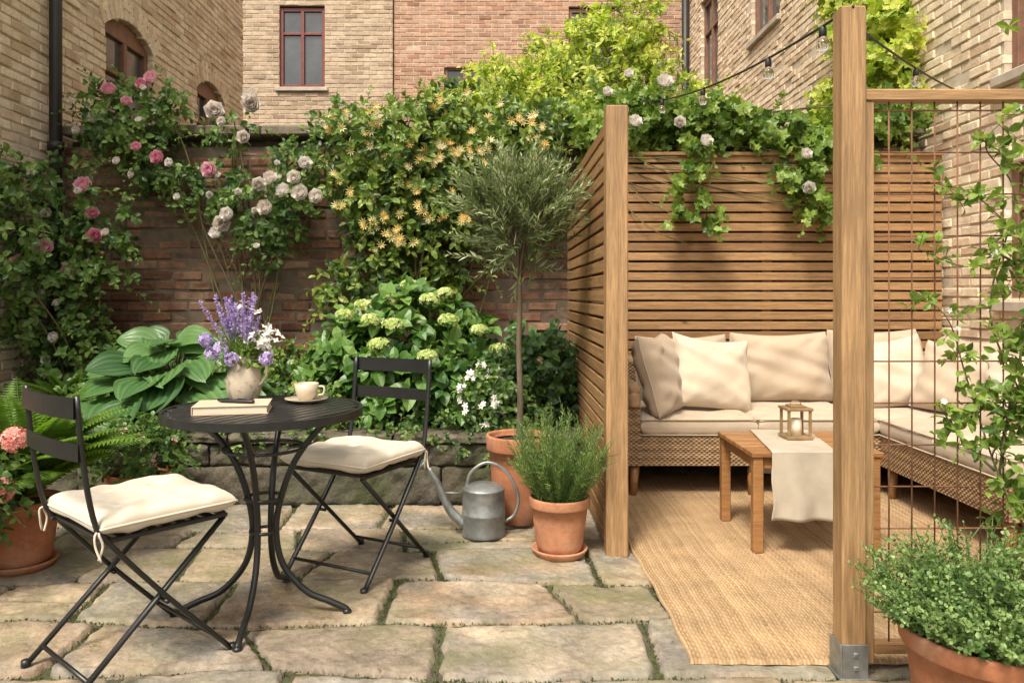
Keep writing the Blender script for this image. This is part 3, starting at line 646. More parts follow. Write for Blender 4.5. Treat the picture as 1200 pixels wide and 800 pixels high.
bk=dict(p=3.6,q=.45,pinch=.035,wr=.012)
rj=lambda: F@rz(math.radians(rng.normal(0,2)))
loose('oatmeal back cushion leaning on the slat screen',(1.84,5.02,.685),.64,.47,.23,T_b@rj(),.15,**bk)
loose('oatmeal back cushion leaning on the slat screen',(2.46,5.02,.695),.62,.49,.23,T_b@rj(),.2,**bk)
loose('oatmeal back cushion leaning on the slat screen',(1.20,5.03,.675),.62,.45,.20,T_b@rj(),.1,**bk)
loose('oatmeal side cushion propped on the armrest',(.965,4.58,.685),.52,.49,.20,rz(math.radians(62))@rx(math.radians(-16))@F,.0,**bk)
loose('cream square pillow leaning at an angle',(1.29,4.66,.685),.50,.47,.19,rz(math.radians(10))@rx(math.radians(-20))@F@rz(math.radians(-7)),.85,pinch=.08)
loose('oatmeal back cushion beside the brick facade',(2.86,4.72,.665),.62,.47,.21,rz(math.radians(-90))@T_b@rj(),.15,**bk)
loose('oatmeal back cushion beside the brick facade',(2.86,4.08,.665),.62,.47,.21,rz(math.radians(-90))@T_b@rj(),.2,**bk)
loose('oatmeal back cushion beside the brick facade',(2.86,3.50,.665),.50,.45,.20,rz(math.radians(-90))@T_b@rj(),.2,**bk)
loose('cream square pillow in the sofa corner',(2.40,4.74,.68),.48,.46,.18,rz(math.radians(-8))@rx(math.radians(-20))@F@rz(math.radians(6)),.85,pinch=.08)
loose('oatmeal square pillow leaning on side cushions',(2.66,4.44,.665),.46,.44,.18,rz(math.radians(-50))@rx(math.radians(-24))@F@rz(math.radians(-6)),.3,pinch=.07)
loose('cream square pillow near the open end',(2.70,3.95,.665),.46,.44,.17,rz(math.radians(-70))@rx(math.radians(-22))@F@rz(math.radians(5)),.8,pinch=.08)

CT0,CT1=1.11,1.69
ct=empty('coffee_table',(1.4,3.63,0)); lab(ct,'low oiled teak coffee table on jute rug','table')
mb=MB()
for i in range(7):
    y=3.37+.077*i; box(mb,CT0,CT1,y,y+.073,.438,.460,.003,rng.uniform())
mb.build('tabletop',M['teak'],parent=ct)
mb=MB(); box(mb,CT0+.06,CT1-.06,3.395,3.415,.385,.436,.002,.3); box(mb,CT0+.06,CT1-.06,3.875,3.895,.385,.436,.002,.3); box(mb,CT0+.025,CT0+.045,3.42,3.87,.385,.436,.002,.3); box(mb,CT1-.045,CT1-.025,3.42,3.87,.385,.436,.002,.3); mb.build('apron',M['teak'],parent=ct)
for x,y in((CT0+.01,3.38),(CT1-.055,3.38),(CT0+.01,3.86),(CT1-.055,3.86)):
    mb=MB(); box(mb,x,x+.045,y,y+.045,.015,.437,.004,.6); mb.build('leg',M['teak'],parent=ct)
ys=np.concatenate([np.full(20,3.353),np.linspace(3.353,3.925,24),np.full(14,3.925)]); zs=np.concatenate([np.linspace(.17,.463,20),np.full(24,.4655),np.linspace(.463,.24,14)])
xs=np.linspace(1.23,1.52,40); X,_=np.meshgrid(xs,ys); Yg=np.repeat(ys[:,None],40,1); Zg=np.repeat(zs[:,None],40,1)
hang=np.clip((.463-Zg)/.28,0,1); X=X+(Yg-3.6)*.16; Yg=Yg+np.where(Yg<3.5,-1,1)*(.003+.018*hang*(1+np.sin(X*38+1+Zg*6)))
X=X+.008*hang*np.sin(Zg*30); Zg=Zg+.0025*(1-hang)*np.abs(np.sin(X*17+Yg*9))
mb=MB(); grid(mb,np.stack([X,Yg,Zg],-1)); o=mb.build('table_runner',M['runner']); lab(o,'natural linen runner draped over coffee table','table runner')
sm=o.modifiers.new('thick','SOLIDIFY'); sm.thickness=.002
lc=(1.42,3.68,.4685); ln=empty('candle_lantern',lc); lab(ln,'small brass candle lantern on linen runner','lantern')
mb=MB(); hw=.050
box(mb,lc[0]-.062,lc[0]+.062,lc[1]-.062,lc[1]+.062,lc[2],lc[2]+.014,.002)
for sx in(-1,1):
    for sy in(-1,1): box(mb,lc[0]+sx*hw-.006,lc[0]+sx*hw+.006,lc[1]+sy*hw-.006,lc[1]+sy*hw+.006,lc[2]+.014,lc[2]+.135,.001)
box(mb,lc[0]-.062,lc[0]+.062,lc[1]-.062,lc[1]+.062,lc[2]+.135,lc[2]+.148,.002)
box(mb,lc[0]-.036,lc[0]+.036,lc[1]-.036,lc[1]+.036,lc[2]+.148,lc[2]+.158,.002)
mb.build('frame',M['brass'],parent=ln)
mb=MB(); a=np.linspace(0,math.pi,16); tube(mb,np.stack([lc[0]+.026*np.cos(a),np.full(16,lc[1]),lc[2]+.158+.018*np.sin(a)],1),.0025,6); mb.build('handle',M['brass'],parent=ln)
mb=MB(); lathe(mb,[(0,.015),(.028,.015),(.028,.09),(.024,.093),(0,.091)],lc,20); mb.build('candle',M['wax'],parent=ln)

# ------------------------------------------------------------ bistro table
TC=A(-.850,2.78,0); bt=empty('bistro_table',TC); lab(bt,'round black slatted metal bistro table with curved legs','table')
mb=MB(); R0=.345; ang=math.radians(62); Rm=rz(ang); k=-R0+.012; C=[];H=[]
while k<R0-.01:
    hl=math.sqrt(max(0,(R0-.006)**2-(abs(k)+.012)**2)) if abs(k)+.012<R0-.006 else 0
    if hl>.03: C.append(Rm@A(0,k,0)+TC+A(0,0,.738)); H.append((hl,.0160,.005))
    k+=.0425
cboxes(mb,C,H,.003,.5,0,R=Rm)
for s in(-.17,.17):
    hl=math.sqrt(R0**2-s*s)-.01; cboxes(mb,[Rm@A(s,0,0)+TC+A(0,0,.726)],[(.012,hl,.005)],.001,.5,0,R=Rm)
lathe(mb,[(R0-.006,.716),(R0+.006,.716),(R0+.006,.744),(R0-.006,.744)],TC,72,closed=True,smooth=False)
mb.build('tabletop',M['tabletop'],parent=bt)
for k in range(4):
    a=k*math.pi/2+math.radians(-90+3); d=A(math.cos(a),math.sin(a),0)
    prof=smoothpath([(.26,.722),(.19,.66),(.110,.55),(.062,.42),(.045,.30),(.07,.18),(.15,.085),(.235,.045),(.285,.022),(.30,.012)],6)
    mb=MB(); side=np.cross(d,A(0,0,1))
    tube(mb,[TC+d*r+A(0,0,z)+side*.012 for r,z in prof],.0115,10)
    lathe(mb,[(0,0),(.016,0),(.016,.012),(.008,.018),(0,.018)],TC+d*.298+side*.012,12)
    mb.build('leg',M['black'],parent=bt)
for z,r in((.42,.066),(.30,.049),(.60,.142)):
    mb=MB(); a=np.linspace(0,2*math.pi,40,endpoint=False); tube(mb,np.stack([TC[0]+r*np.cos(a),TC[1]+r*np.sin(a),np.full(40,z)],1),.006,8,closed=True)
    mb.build('ring_brace',M['black'],parent=bt)

def chair(loc,th,label):
    E=empty('bistro_chair',(0,0,0)); lab(E,label,'chair',group='folding bistro chairs at the table')
    pts_b=lambda s:[(s*.2,-.255,.87),(s*.2,-.235,.66),(s*.2,-.205,.50),(s*.2,-.165,.435),(s*.2,.0,.24),(s*.2,.215,.008)]
    mb=MB()
    for s in(-1,1):
        tube(mb,smoothpath(pts_b(s),5),.0115,8,flat=.7); tube(mb,[(s*.178,.2,.435),(s*.178,-.26,.008)],.0115,8,flat=.7)
        for (x,y) in((s*.2,.218),(s*.178,-.262)): lathe(mb,[(0,0),(.014,0),(.014,.022),(0,.024)],(x,y,0),10)
        tube(mb,[(s*.168,.0,.225),(s*.21,.0,.225)],.007,8)
    tube(mb,[(-.178,-.215,.05),(.178,-.215,.05)],.007,8); tube(mb,[(-.2,.165,.063),(.2,.165,.063)],.007,8); tube(mb,[(-.2,-.165,.435),(.2,-.165,.435)],.007,8)
    mb.build('frame',M['black'],parent=E,local=True)
    for z0,z1 in((.805,.865),(.685,.735)):
        mb=MB(); xs=np.linspace(-.205,.205,15); 
        yb=-.243-.018*(1-(xs/.2)**2)-.02*((z0+z1)/2-.66)/.2
        P=[];n=len(xs)
        for off in(0,.005):
            P.append(np.stack([xs,yb-off,np.full(n,z0)],1));P.append(np.stack([xs,yb-off,np.full(n,z1)],1))
        grid(mb,np.array([P[0],P[1],P[3],P[2],P[0]]),smooth=False); mb.build('back_slat',M['black'],parent=E,local=True)
    mb=MB(); box(mb,-.195,-.175,-.19,.205,.436,.448,.002); box(mb,.175,.195,-.19,.205,.436,.448,.002)
    for i in range(9): y=-.18+.045*i; box(mb,-.174,.174,y,y+.03,.442,.449,.002)
    mb.build('seat',M['black'],parent=E,local=True)
    mb=MB(); pillow(mb,.43,.42,.074,p=9,q=.38,n=50,c=(0,.015,.486),pinch=.02,tufts=[(-.42,-.42),(.42,-.42),(-.42,.42),(.42,.42),(0,0)],tint=.7,wr=.0045,flat=.85,pipe=.004)
    for s in(-1,1):
        for k in(0,1): tube(mb,smoothpath([(s*.19,-.185,.48),(s*.212,-.2-.01*k,.475),(s*.215,-.19-.02*k,.44),(s*(.21+.02*k),-.2,.40)],4),.0035,6,.7)
    mb.build('seat_cushion',M['linen'],parent=E,local=True)
    E.location=loc; E.rotation_euler=(0,0,math.radians(th)); return E
chair((-1.16,2.46,0),-41,'black folding chair with cream tufted cushion, seen from behind')
chair((-.60,3.24,0),153,'black folding chair with cream cushion facing the table')

TZ=.7435
bc=A(-.935,2.70,TZ); Rb=rz(math.radians(12)); bk_=empty('book',bc); lab(bk_,'cream hardback book lying on bistro table','book')
mb=MB(); 
for z in(.0015,.0285): cboxes(mb,[bc+A(0,0,z)],[(.125,.088,.0015)],.0008,.5,0,R=Rb)
cboxes(mb,[bc+Rb@A(-.1235,0,.015)],[(.0015,.088,.0118)],.0005,.5,0,R=Rb); mb.build('cover',M['bookcover'],parent=bk_)
mb=MB(); cboxes(mb,[bc+Rb@A(.0,0,.015)],[(.1205,.084,.0118)],.001,.5,0,R=Rb); mb.build('pages',M['paper'],parent=bk_)
mb=MB(); p0=bc+A(-.055,.0,.0375);p1=bc+A(.085,-.035,.0375); tube(mb,[p0,p0+(p1-p0)*.06,p0+(p1-p0)*.12,p0+(p1-p0)*.9,p1],[.002,.005,.007,.007,.005],8); tube(mb,[p0+(p1-p0)*.55+A(0,0,.008),p1+A(0,0,.008)],.002,6)
o=mb.build('pen',M['black']); lab(o,'black pen resting on the book','pen')
jc=A(-.970,2.92,TZ); jg=empty('flower_jug',jc); lab(jg,'speckled stoneware jug holding cut flowers','jug')
mb=MB(); lathe(mb,[(0,0),(.044,0),(.050,.006),(.063,.045),(.067,.080),(.060,.115),(.046,.140),(.041,.155),(.048,.178),(.045,.178),(.037,.155),(.04,.14),(.05,.11),(0,.11)],jc,40); mb.build('jug_body',M['ceramic'],parent=jg)
mb=MB(); tube(mb,smoothpath([jc+A(.044,-.01,.162),jc+A(.085,-.02,.155),jc+A(.092,-.02,.105),jc+A(.062,-.012,.065)],6),.0075,8,flat=.6); mb.build('handle',M['ceramic'],parent=jg)
bq=empty('flower_bouquet',jc+A(0,0,.13)); lab(bq,'lavender and white blossom bouquet in stoneware jug','flowers')
n=60; base=jc+A(0,0,.14)+rng.normal(0,.01,(n,3)); D=norm(np.stack([rng.normal(0,.5,n),rng.normal(0,.4,n),np.full(n,1.)],1)); L=rng.uniform(.08,.20,n)
mb=MB(); sprigs(mb,base,D,L,9,K_NARROW,.035,ang=.6,droop=.12,lm=0,sm=1,stem_r=.0015); sprigs(mb,base[:30],norm(D[:30]+.5*runit(30)),.10,6,O_ROSE,.042,droop=.3,lm=0,sm=1); mb.build('leaves',[M['lf_vine'],M['greenstem']],parent=bq)
for i in range(24):
    mb=MB(); d=norm(A(rng.normal(-.14,.24),rng.normal(0,.20),1.)); Lh=rng.uniform(.22,.35); b0=jc+A(0,0,.10)
    t=np.repeat(np.linspace(.60,1,13),7); m_=len(t); P=b0+d*(Lh*t)[:,None]+A(0,0,-.02)*(t**2)[:,None]
    mb.inst(K_MED,P,frames(norm(runit(m_)+d*.8),runit(m_)),.016*rng.uniform(.7,1.2,m_)*(1.25-t*.5),rng.uniform(0,1,m_)*.6+.4*rng.uniform(),0)
    seg_inst(mb,b0[None]+0*d,(b0+d*Lh*.95+A(0,0,-.02))[None],.0013,1)
    mb.build('lavender_spike',[M['fl_lav'],M['greenstem']],parent=bq)
n=14;d=norm(np.stack([rng.normal(.45,.26,n),rng.normal(-.2,.25,n),np.full(n,.9)],1)); P=jc+A(0,0,.10)+d*rng.uniform(.13,.27,(n,1))
for p,q_ in zip(P,d):
    mb=MB(); k=4; flowers(mb,p[None]+rng.normal(0,.010,(k,3)),(q_+A(0,-.4,0))[None]+.6*runit(k),.016,STAR4,0,(.6,1)); seg_inst(mb,(jc+A(0,0,.1))[None],p[None],.001,1); mb.build('white_blossom',[M['fl_cream'],M['greenstem']],parent=bq)
for c_ in((-.13,-.04,.24),(-.10,-.06,.19),(-.06,-.08,.21),(.10,-.05,.17),(-.02,-.08,.17)):
    mb=MB(); n=34; d=runit(n); flowers(mb,jc+A(*c_)+d*.023,d,.012,STAR5,0,(.3,1)); seg_inst(mb,(jc+A(0,0,.1))[None],(jc+A(*c_))[None],.0012,1); mb.build('purple_blossom',[M['fl_lav'],M['greenstem']],parent=bq)
cc=A(-.735,2.93,TZ); cs=empty('coffee_cup',cc+A(0,0,.012)); lab(cs,'cream speckled cup of coffee on saucer','cup')
mb=MB(); lathe(mb,[(0,.010),(.024,.010),(.030,.014),(.040,.035),(.046,.072),(.043,.072),(.037,.035),(.026,.018),(0,.017)],cc,36); mb.build('cup_body',M['cup'],parent=cs)
mb=MB(); tube(mb,smoothpath([cc+A(.042,0,.060),cc+A(.066,.0,.057),cc+A(.064,0,.032),cc+A(.038,0,.026)],6),.0042,8); mb.build('handle',M['cup'],parent=cs)
mb=MB(); lathe(mb,[(0,.0605),(.0405,.0605)],cc,30); mb.build('coffee',M['tea'],parent=cs)
mb=MB(); lathe(mb,[(0,0),(.035,0),(.05,.004),(.080,.014),(.081,.017),(.05,.009),(0,.007)],cc,40); o=mb.build('saucer',M['cup']); lab(o,'cream stoneware saucer on bistro table','saucer')

wc=A(-.075,3.70,0); we=empty('watering_can',wc); lab(we,'galvanised metal watering can on the paving','watering can')
mb=MB(); lathe(mb,[(0,.006),(.10,.006),(.104,0),(.106,.004),(.103,.02),(.103,.10),(.106,.105),(.103,.11),(.100,.215),(.103,.222),(.098,.226),(.075,.240),(.0,.248)],wc,40); mb.build('can_body',M['galv'],parent=we)
mb=MB(); tube(mb,smoothpath([wc+A(-.09,-.01,.05),wc+A(-.16,-.015,.12),wc+A(-.22,-.02,.25),wc+A(-.262,-.025,.325)],6),list(np.linspace(.026,.013,19)),12); tube(mb,[wc+A(-.095,-.01,.2),wc+A(-.19,-.02,.205)],.005,8); mb.build('spout',M['galv'],parent=we)
mb=MB(); c0=wc+A(-.262,-.025,.325); d=norm(A(-.75,-.1,.62)); tube(mb,[c0,c0+d*.035,c0+d*.042],[.014,.036,.036],16); mb.build('sprinkler_head',M['galv'],parent=we)
mb=MB(); tube(mb,smoothpath([wc+A(-.085,0,.225),wc+A(-.06,0,.30),wc+A(.02,0,.345),wc+A(.11,0,.30),wc+A(.165,0,.19),wc+A(.15,0,.10),wc+A(.10,0,.06)],7),.008,8,flat=.7); mb.build('handle',M['galv'],parent=we)

def pot(c,r,h,label,saucer=True,tint=.5,taper=.72):
    c=A(*c); E=empty('terracotta_pot',c); lab(E,label,'plant pot',group='terracotta pots on the patio'); z0=.022 if saucer else 0
    rb=r*taper; rim=h*.17
    mb=MB(); rr=lambda z: rb+(r*.93-rb)*(z/(h-rim))
    pr=[(0,z0),(rb-.008,z0),(rb,z0+.008)]+[(rr(h*k),h*k) for k in(.2,.4,.6)]+[(r*.93,h-rim),(r*.985,h-rim),(r,h-rim+.006),(r*1.01,h-.008),(r*1.0,h),(r*.93,h),(r*.91,h-.01),(r*.89,h-.05),(0,h-.05)]
    lathe(mb,pr,c,56,tint,wob=.003); mb.build('pot_body',M['terra'],parent=E)
    mb=MB(); k=np.linspace(0,1,6); lathe(mb,[(0,h-.03)]+[(r*.9*t,h-.03+rng.normal(0,.002)) for t in k[1:]],c,30); mb.build('soil',M['soil'],parent=E)
    if saucer: mb=MB(); lathe(mb,[(0,.001),(rb*1.12,.001),(rb*1.28,.028),(rb*1.28,.034),(rb*1.20,.034),(rb*1.05,.012),(0,.012)],c,48,tint); mb.build('saucer',M['terra'],parent=E)
    return E
pot((.10,3.93,0),.165,.44,'tall terracotta pot holding the olive tree',False,.3)
pot((.268,3.42,0),.135,.26,'terracotta pot of rosemary on a saucer',True,.8)
pot((1.27,1.98,0),.215,.29,'wide terracotta pot of thyme by the trellis',False,.2,.78)
pot((-2.03,3.26,0),.155,.29,'terracotta pot of fern on a saucer',True,.15)
pot((-1.80,3.86,0),.165,.27,'low terracotta pot with leafy geranium',True,.1)
pot((-2.14,2.90,0),.12,.30,'terracotta pot of coral geranium',False,.4)

# olive tree
ot=empty('olive_tree',(.10,3.93,.40)); lab(ot,'clipped olive standard tree in terracotta pot','tree')
mb=MB(); tube(mb,smoothpath([(.10,3.93,.38),(.108,3.93,.62),(.100,3.935,.9),(.107,3.93,1.12),(.10,3.93,1.30)],6),list(np.linspace(.017,.011,25)),10,.4)
cen=A(.10,3.93,1.53)
for i in range(28):
    d=norm(A(rng.normal(),rng.normal(),rng.normal(.4,.7))); tube(mb,smoothpath([A(.10,3.93,1.20+.12*rng.uniform()),cen+d*A(.12,.12,.1)+A(0,0,-.03),cen+d*A(.29,.29,.36)],4),list(np.linspace(.007,.0025,9)),5,.5)
mb.build('trunk',M['bark'],parent=ot)
mb=MB(); n=330; u=runit(n); r=rng.uniform(.25,1,n)**.7
lump=1+.30*np.sin(u[:,0]*6+1)*np.sin(u[:,2]*5)+.22*np.sin(u[:,1]*9+u[:,2]*4)
P=cen+u*(r*lump)[:,None]*A(.215,.215,.26); D=norm(u*.7+A(0,0,.95)+.5*runit(n))
sprigs(mb,P,D,rng.uniform(.11,.25,n),15,K_NARROW,.062,ang=.6,droop=.12,stem_r=.0012,up=.2,tint=(.0,1))
n=110;u=runit(n);u[:,2]=np.abs(u[:,2])*1.0-.12; sprigs(mb,cen+u*.22,norm(u+A(0,0,1.0)+.4*runit(n)),rng.uniform(.16,.30,n),17,K_NARROW,.052,ang=.5,droop=.25,stem_r=.0012,up=.2)
mb.build('crown',[M['lf_olive'],M['stem']],parent=ot)

def herb(name,label,c,r,h,n,nl,tm,ls,mat,ang,spread,cat='plant',L=(.8,1.1),droop=.08,r0=.7,sm='greenstem',bias=(0,0,0),branch=0):
    mb=MB(); a=rng.uniform(0,6.28,n); q=np.sqrt(rng.uniform(0,1,n)); P=np.stack([c[0]+r*r0*q*np.cos(a),c[1]+r*r0*q*np.sin(a),np.full(n,c[2])],1)
    D=norm(np.stack([spread*q*np.cos(a),spread*q*np.sin(a),np.ones(n)],1)+.18*runit(n)+A(*bias)); Ls=h*rng.uniform(L[0],L[1],n)*(1-.25*q)
    sprigs(mb,P,D,Ls,nl,tm,ls,ang=ang,droop=droop,stem_r=.0018,up=.2,start=.05,tint=(.05,.95))
    for b in range(branch):
        t=rng.uniform(.25,.85,n); P2=P+D*(Ls*t)[:,None]-A(0,0,1)*(droop*Ls*t*t)[:,None]; D2=norm(D*.8+runit(n)*.7+A(0,0,.2)); sprigs(mb,P2,D2,Ls*rng.uniform(.18,.4,n),nl//3,tm,ls*.95,ang=ang,droop=droop,stem_r=.0012,up=.2,start=.1)
    o=mb.build(name,[M[mat],M[sm]]); lab(o,label,cat); return o
herb('rosemary_plant','upright green rosemary bush in terracotta pot',(.268,3.42,.23),.135,.42,170,56,K_NEEDLE,.031,'lf_rosemary',.62,.55,branch=2,L=(.65,1.15),droop=.04)
herb('thyme_plant','bushy grey green thyme in terracotta pot',(1.27,1.98,.25),.215,.33,330,26,O_ROUND,.0165,'lf_thyme',1.0,1.05,L=(.45,1.2),droop=.14,branch=3)
def fern(label,c,n,L,mat='lf_fern',elr=(.5,1.3)):
    mb=MB()
    for i in range(n):
        a=rng.uniform(0,6.28); el=rng.uniform(*elr); d=A(math.cos(a)*math.cos(el),math.sin(a)*math.cos(el),math.sin(el)); Lf=L*rng.uniform(.7,1.1); m_=34
        t=np.linspace(0.08,1,m_); P=A(*c)+d*(Lf*t)[:,None]+A(0,0,-.62*Lf)*(t**2.2)[:,None]*math.cos(el)**.5
        P=P+A(math.cos(a),math.sin(a),0)*(.25*Lf*t**2)[:,None]
        T=norm(np.gradient(P,axis=0)); sd=norm(np.cross(T,A(0,0,1))); up=np.cross(sd,T); tb=rng.uniform(.1,.8)
        ln_=.085*np.sin(np.pi*np.clip(t,0,1)**.75)**.8*(L/.5)+.008
        for s in(-1,1):
            Dd=norm(sd*s+T*.35-up*.1); mb.inst(kite(.24,.02,.12),P,frames(Dd,up+.15*runit(m_)),ln_,np.clip(tb+rng.normal(0,.08,m_),0,1),0)
        tube(mb,P[::3],list(np.linspace(.002,.0008,len(P[::3]))),4,.5,1)
    o=mb.build('fern',[M[mat],M['greenstem']]); lab(o,label,'fern'); return o
fern('lush green fern in terracotta pot',(-2.03,3.26,.27),64,.66,elr=(.85,1.5))
fern('green fern growing in the raised bed',(-2.55,4.7,.36),36,.60,elr=(.6,1.4))
fern('green fern growing in the raised bed',(-1.35,4.62,.36),24,.36)
def leafy(name,label,blobs,n,nl,tm,ls,mat,Lr=(.08,.14),cat='shrub',shell=.3,ang=.95,droop=.25,up=.7,tint=(.1,.85),upb=.2,stem='stem',extra=None,parent=None,sr=.0016,front=0):
    P,D=blobpts(blobs,n,shell); D=norm(D+A(0,-front,upb)+.4*runit(n)); mb=MB()
    sprigs(mb,P,D,rng.uniform(*Lr,n),nl,tm,ls,ang=ang,droop=droop,up=up,tint=tint,stem_r=sr,front=front*.7)
    if extra: extra(mb)
    o=mb.build(name,[M[mat],M[stem]],parent=parent)
    if parent is None: lab(o,label,cat)
    return o
def stems_to(base,pts,r0,r1,k=.5):
    def f(mb):
        for p in pts:
            b=A(*base)+rng.normal(0,.03,3)*A(1,1,0); mid=(b+A(*p))/2+rng.normal(0,.05,3)+A(0,0,.05); tube(mb,smoothpath([b,mid,p],5),list(np.linspace(r0,r1,11)),6,.5,1)
    return f
o=leafy('geranium_plant','leafy dark geranium with small mauve blossoms',[(-1.80,3.86,.36,.19,.19,.13)],190,6,O_ROUND,.040,'lf_rose',stem='greenstem',extra=stems_to((-1.8,3.86,.24),[(-1.8+.12*math.cos(k),3.86+.12*math.sin(k),.36) for k in range(7)],.005,.003))
P,D=blobpts([(-1.80,3.84,.42,.18,.17,.11)],14,.9)
for p,d in zip(P,D+A(0,-.5,.4)): mb=MB(); flowers(mb,p[None]+rng.normal(0,.01,(3,3)),d[None]+.3*runit(3),.011,STAR5,0,(.3,.9)); mb.build('blossom',M['fl_pink'],parent=o)
o=leafy('geranium_plant','coral pink geranium in terracotta pot',[(-2.12,2.90,.44,.20,.2,.17),(-1.98,2.94,.42,.10,.12,.10)],220,6,O_ROUND,.045,'lf_rose',stem='greenstem',extra=stems_to((-2.14,2.9,.26),[(-2.12+.12*math.cos(k),2.9+.12*math.sin(k),.45) for k in range(7)],.005,.003))
for c in((-1.85,2.93,.60),(-1.87,2.88,.42),(-2.08,2.82,.66),(-2.25,2.85,.68)):
    mb=MB(); n=50;d=norm(runit(n)+A(0,-.2,.4)); flowers(mb,A(*c)+d*.042,d,.020,STAR5,0,(.1,1)); seg_inst(mb,A(*c)[None]-A(.12,0,.2)[None],A(*c)[None],.0025,1)
    mb.build('flower_head',[M['fl_coral'],M['greenstem']],parent=o)

def hosta_t():
    nu,nv=19,12;V=[];F=[];to=[]
    for j in range(nv):
        v=j/(nv-1)
        wv=.47*(math.sin(math.pi*v**.64)**.58 if 0<v<1 else 0)
        for i in range(nu):
            u=-1+2*i/(nu-1); x=v-.18*u*u*math.exp(-v*4)
            z=.06*abs(u)**1.5*wv/.4-.34*v**2.0+.14*v+.018*math.cos(u*6*math.pi)*(wv/.4)+.03*math.sin(v*8)*u
            V.append((x,u*wv,z)); to.append(.26*math.cos(u*6*math.pi)+.12*abs(u)-.15*(1 if abs(u)<.1 else 0))
    for j in range(nv-1):
        for i in range(nu-1): a=j*nu+i;F.append((a,a+1,a+nu+1,a+nu))
    return T_(V,F,to)
HOS=hosta_t()
def hosta(label,c,n,L,rad):
    c=A(*c); mb=MB();
    a=np.arange(n)*2.399+rng.normal(0,.2,n); k=(np.arange(n)+.5)/n
    for i in range(n):
        d=A(math.cos(a[i]),math.sin(a[i]),0); h=rad*(1.0-.68*k[i]); out=rad*(.10+.74*k[i])*(1+rng.normal(0,.08)); tip=c+d*out+A(0,0,h)
        ld=norm(d*(.85)+A(0,-.20,.05-.40*k[i])+rng.normal(0,.12,3)); 
        tube(mb,smoothpath([c+d*.02,c+d*out*.45+A(0,0,h*.65),tip],4),list(np.linspace(.006,.0035,9)),6,.5,1)
        mb.inst(HOS,tip[None],frames(ld[None],(A(0,-.70,1)+d*.30+rng.normal(0,.18,3))[None]),[L*(.75+.4*k[i])*rng.uniform(.85,1.15)],[rng.uniform(.1,.9)],0,True)
    o=mb.build('hosta_plant',[M['lf_hosta'],M['greenstem']]); lab(o,label,'plant'); return o
hosta('large ribbed blue green hosta in raised bed',(-1.98,4.64,.36),48,.25,.53)
hosta('ribbed green hosta in raised bed',(-1.56,4.58,.36),16,.17,.27)

hb=[(-.55,4.86,.72,.48,.33,.42),(-.25,4.8,.62,.30,.27,.33),(-.9,4.85,.62,.26,.24,.32),(-.5,4.6,.55,.42,.16,.2)]
o=leafy('hydrangea_bush','hydrangea bush with lime green flower heads',hb,500,5,O_BIG,.130,'lf_hyd',Lr=(.09,.16),shell=.55,droop=.15,up=.9,upb=.45,front=.4,stem='greenstem',extra=stems_to((-.55,4.8,.36),[(-.55+x,4.75,z) for x,z in((-.4,.8),(-.2,1.0),(0,1.1),(.2,1.0),(.35,.8),(-.3,.6),(.3,.6))],.008,.004))
for c in [(-.93,4.62,1.03),(-.76,4.56,1.0),(-.62,4.50,.97),(-.57,4.8,1.21),(-.41,4.40,.80),(-.42,4.62,1.12),(-.30,4.5,1.0),(-.12,4.55,.94),(-.66,4.70,1.12),(-.82,4.7,1.08),(-.33,4.72,1.16),(-.70,4.48,.86),(.0,4.6,.82)]:
    mb=MB(); n=130; u=norm(runit(n)+A(0,-.35,.75)); rr=rng.uniform(.85,1.08,n)[:,None]; sz=rng.uniform(.8,1.1)
    P=A(*c)+u*A(.066,.066,.042)*rr*sz; flowers(mb,P,u+.25*runit(n),.0130,STAR4,0,(0,1)); seg_inst(mb,A(*c)[None]-A(0,-.05,.2)[None],A(*c)[None],.003,1)
    f=mb.build('flower_head',[M['fl_lime'],M['greenstem']],parent=o)
o=leafy('flowering_shrub','small white flowering shrub in raised bed',[(-.02,4.46,.56,.20,.14,.24),(.06,4.42,.44,.18,.12,.1)],260,6,O_ROSE,.05,'lf_rose',front=.3)
P,D=blobpts([(-.07,4.36,.56,.16,.10,.20)],30,.9)
for p,d in zip(P,D*.4+A(0,-1,.4)): mb=MB(); flowers(mb,p[None]+rng.normal(0,.012,(3,3)),d[None]+.4*runit(3),.019,STAR5,0,(.6,1)); mb.build('blossom',M['fl_cream'],parent=o)
leafy('evergreen_shrub','dark leafy shrub growing beside slat screen',[(.22,4.72,.66,.24,.26,.30),(.1,4.9,.5,.3,.3,.2)],330,5,O_BIG,.085,'lf_dark',front=.3)
leafy('ground_cover_plant','bright leafy perennial in front of brick wall',[(-1.25,5.0,.58,.32,.25,.24),(-1.05,4.62,.48,.25,.14,.16)],360,6,O_ROSE,.06,'lf_honey',front=.3)
leafy('ground_cover_plant','dark leafy perennial at the wall foot',[(-2.75,5.1,.6,.4,.3,.35),(-1.8,5.25,.55,.5,.2,.25),(-2.5,4.55,.45,.3,.15,.12)],380,6,O_ROSE,.07,'lf_rose',front=.3)
leafy('ground_cover_plant','trailing greenery spilling over stone retaining wall',[(-1.0,4.31,.39,.3,.1,.07),(-.35,4.31,.39,.35,.1,.08),(-1.45,4.31,.38,.15,.09,.09),(-.7,4.27,.30,.10,.05,.10),(-.15,4.27,.30,.10,.05,.10)],210,6,O_ROSE,.036,'lf_rose',front=.2,droop=.4,Lr=(.05,.11))

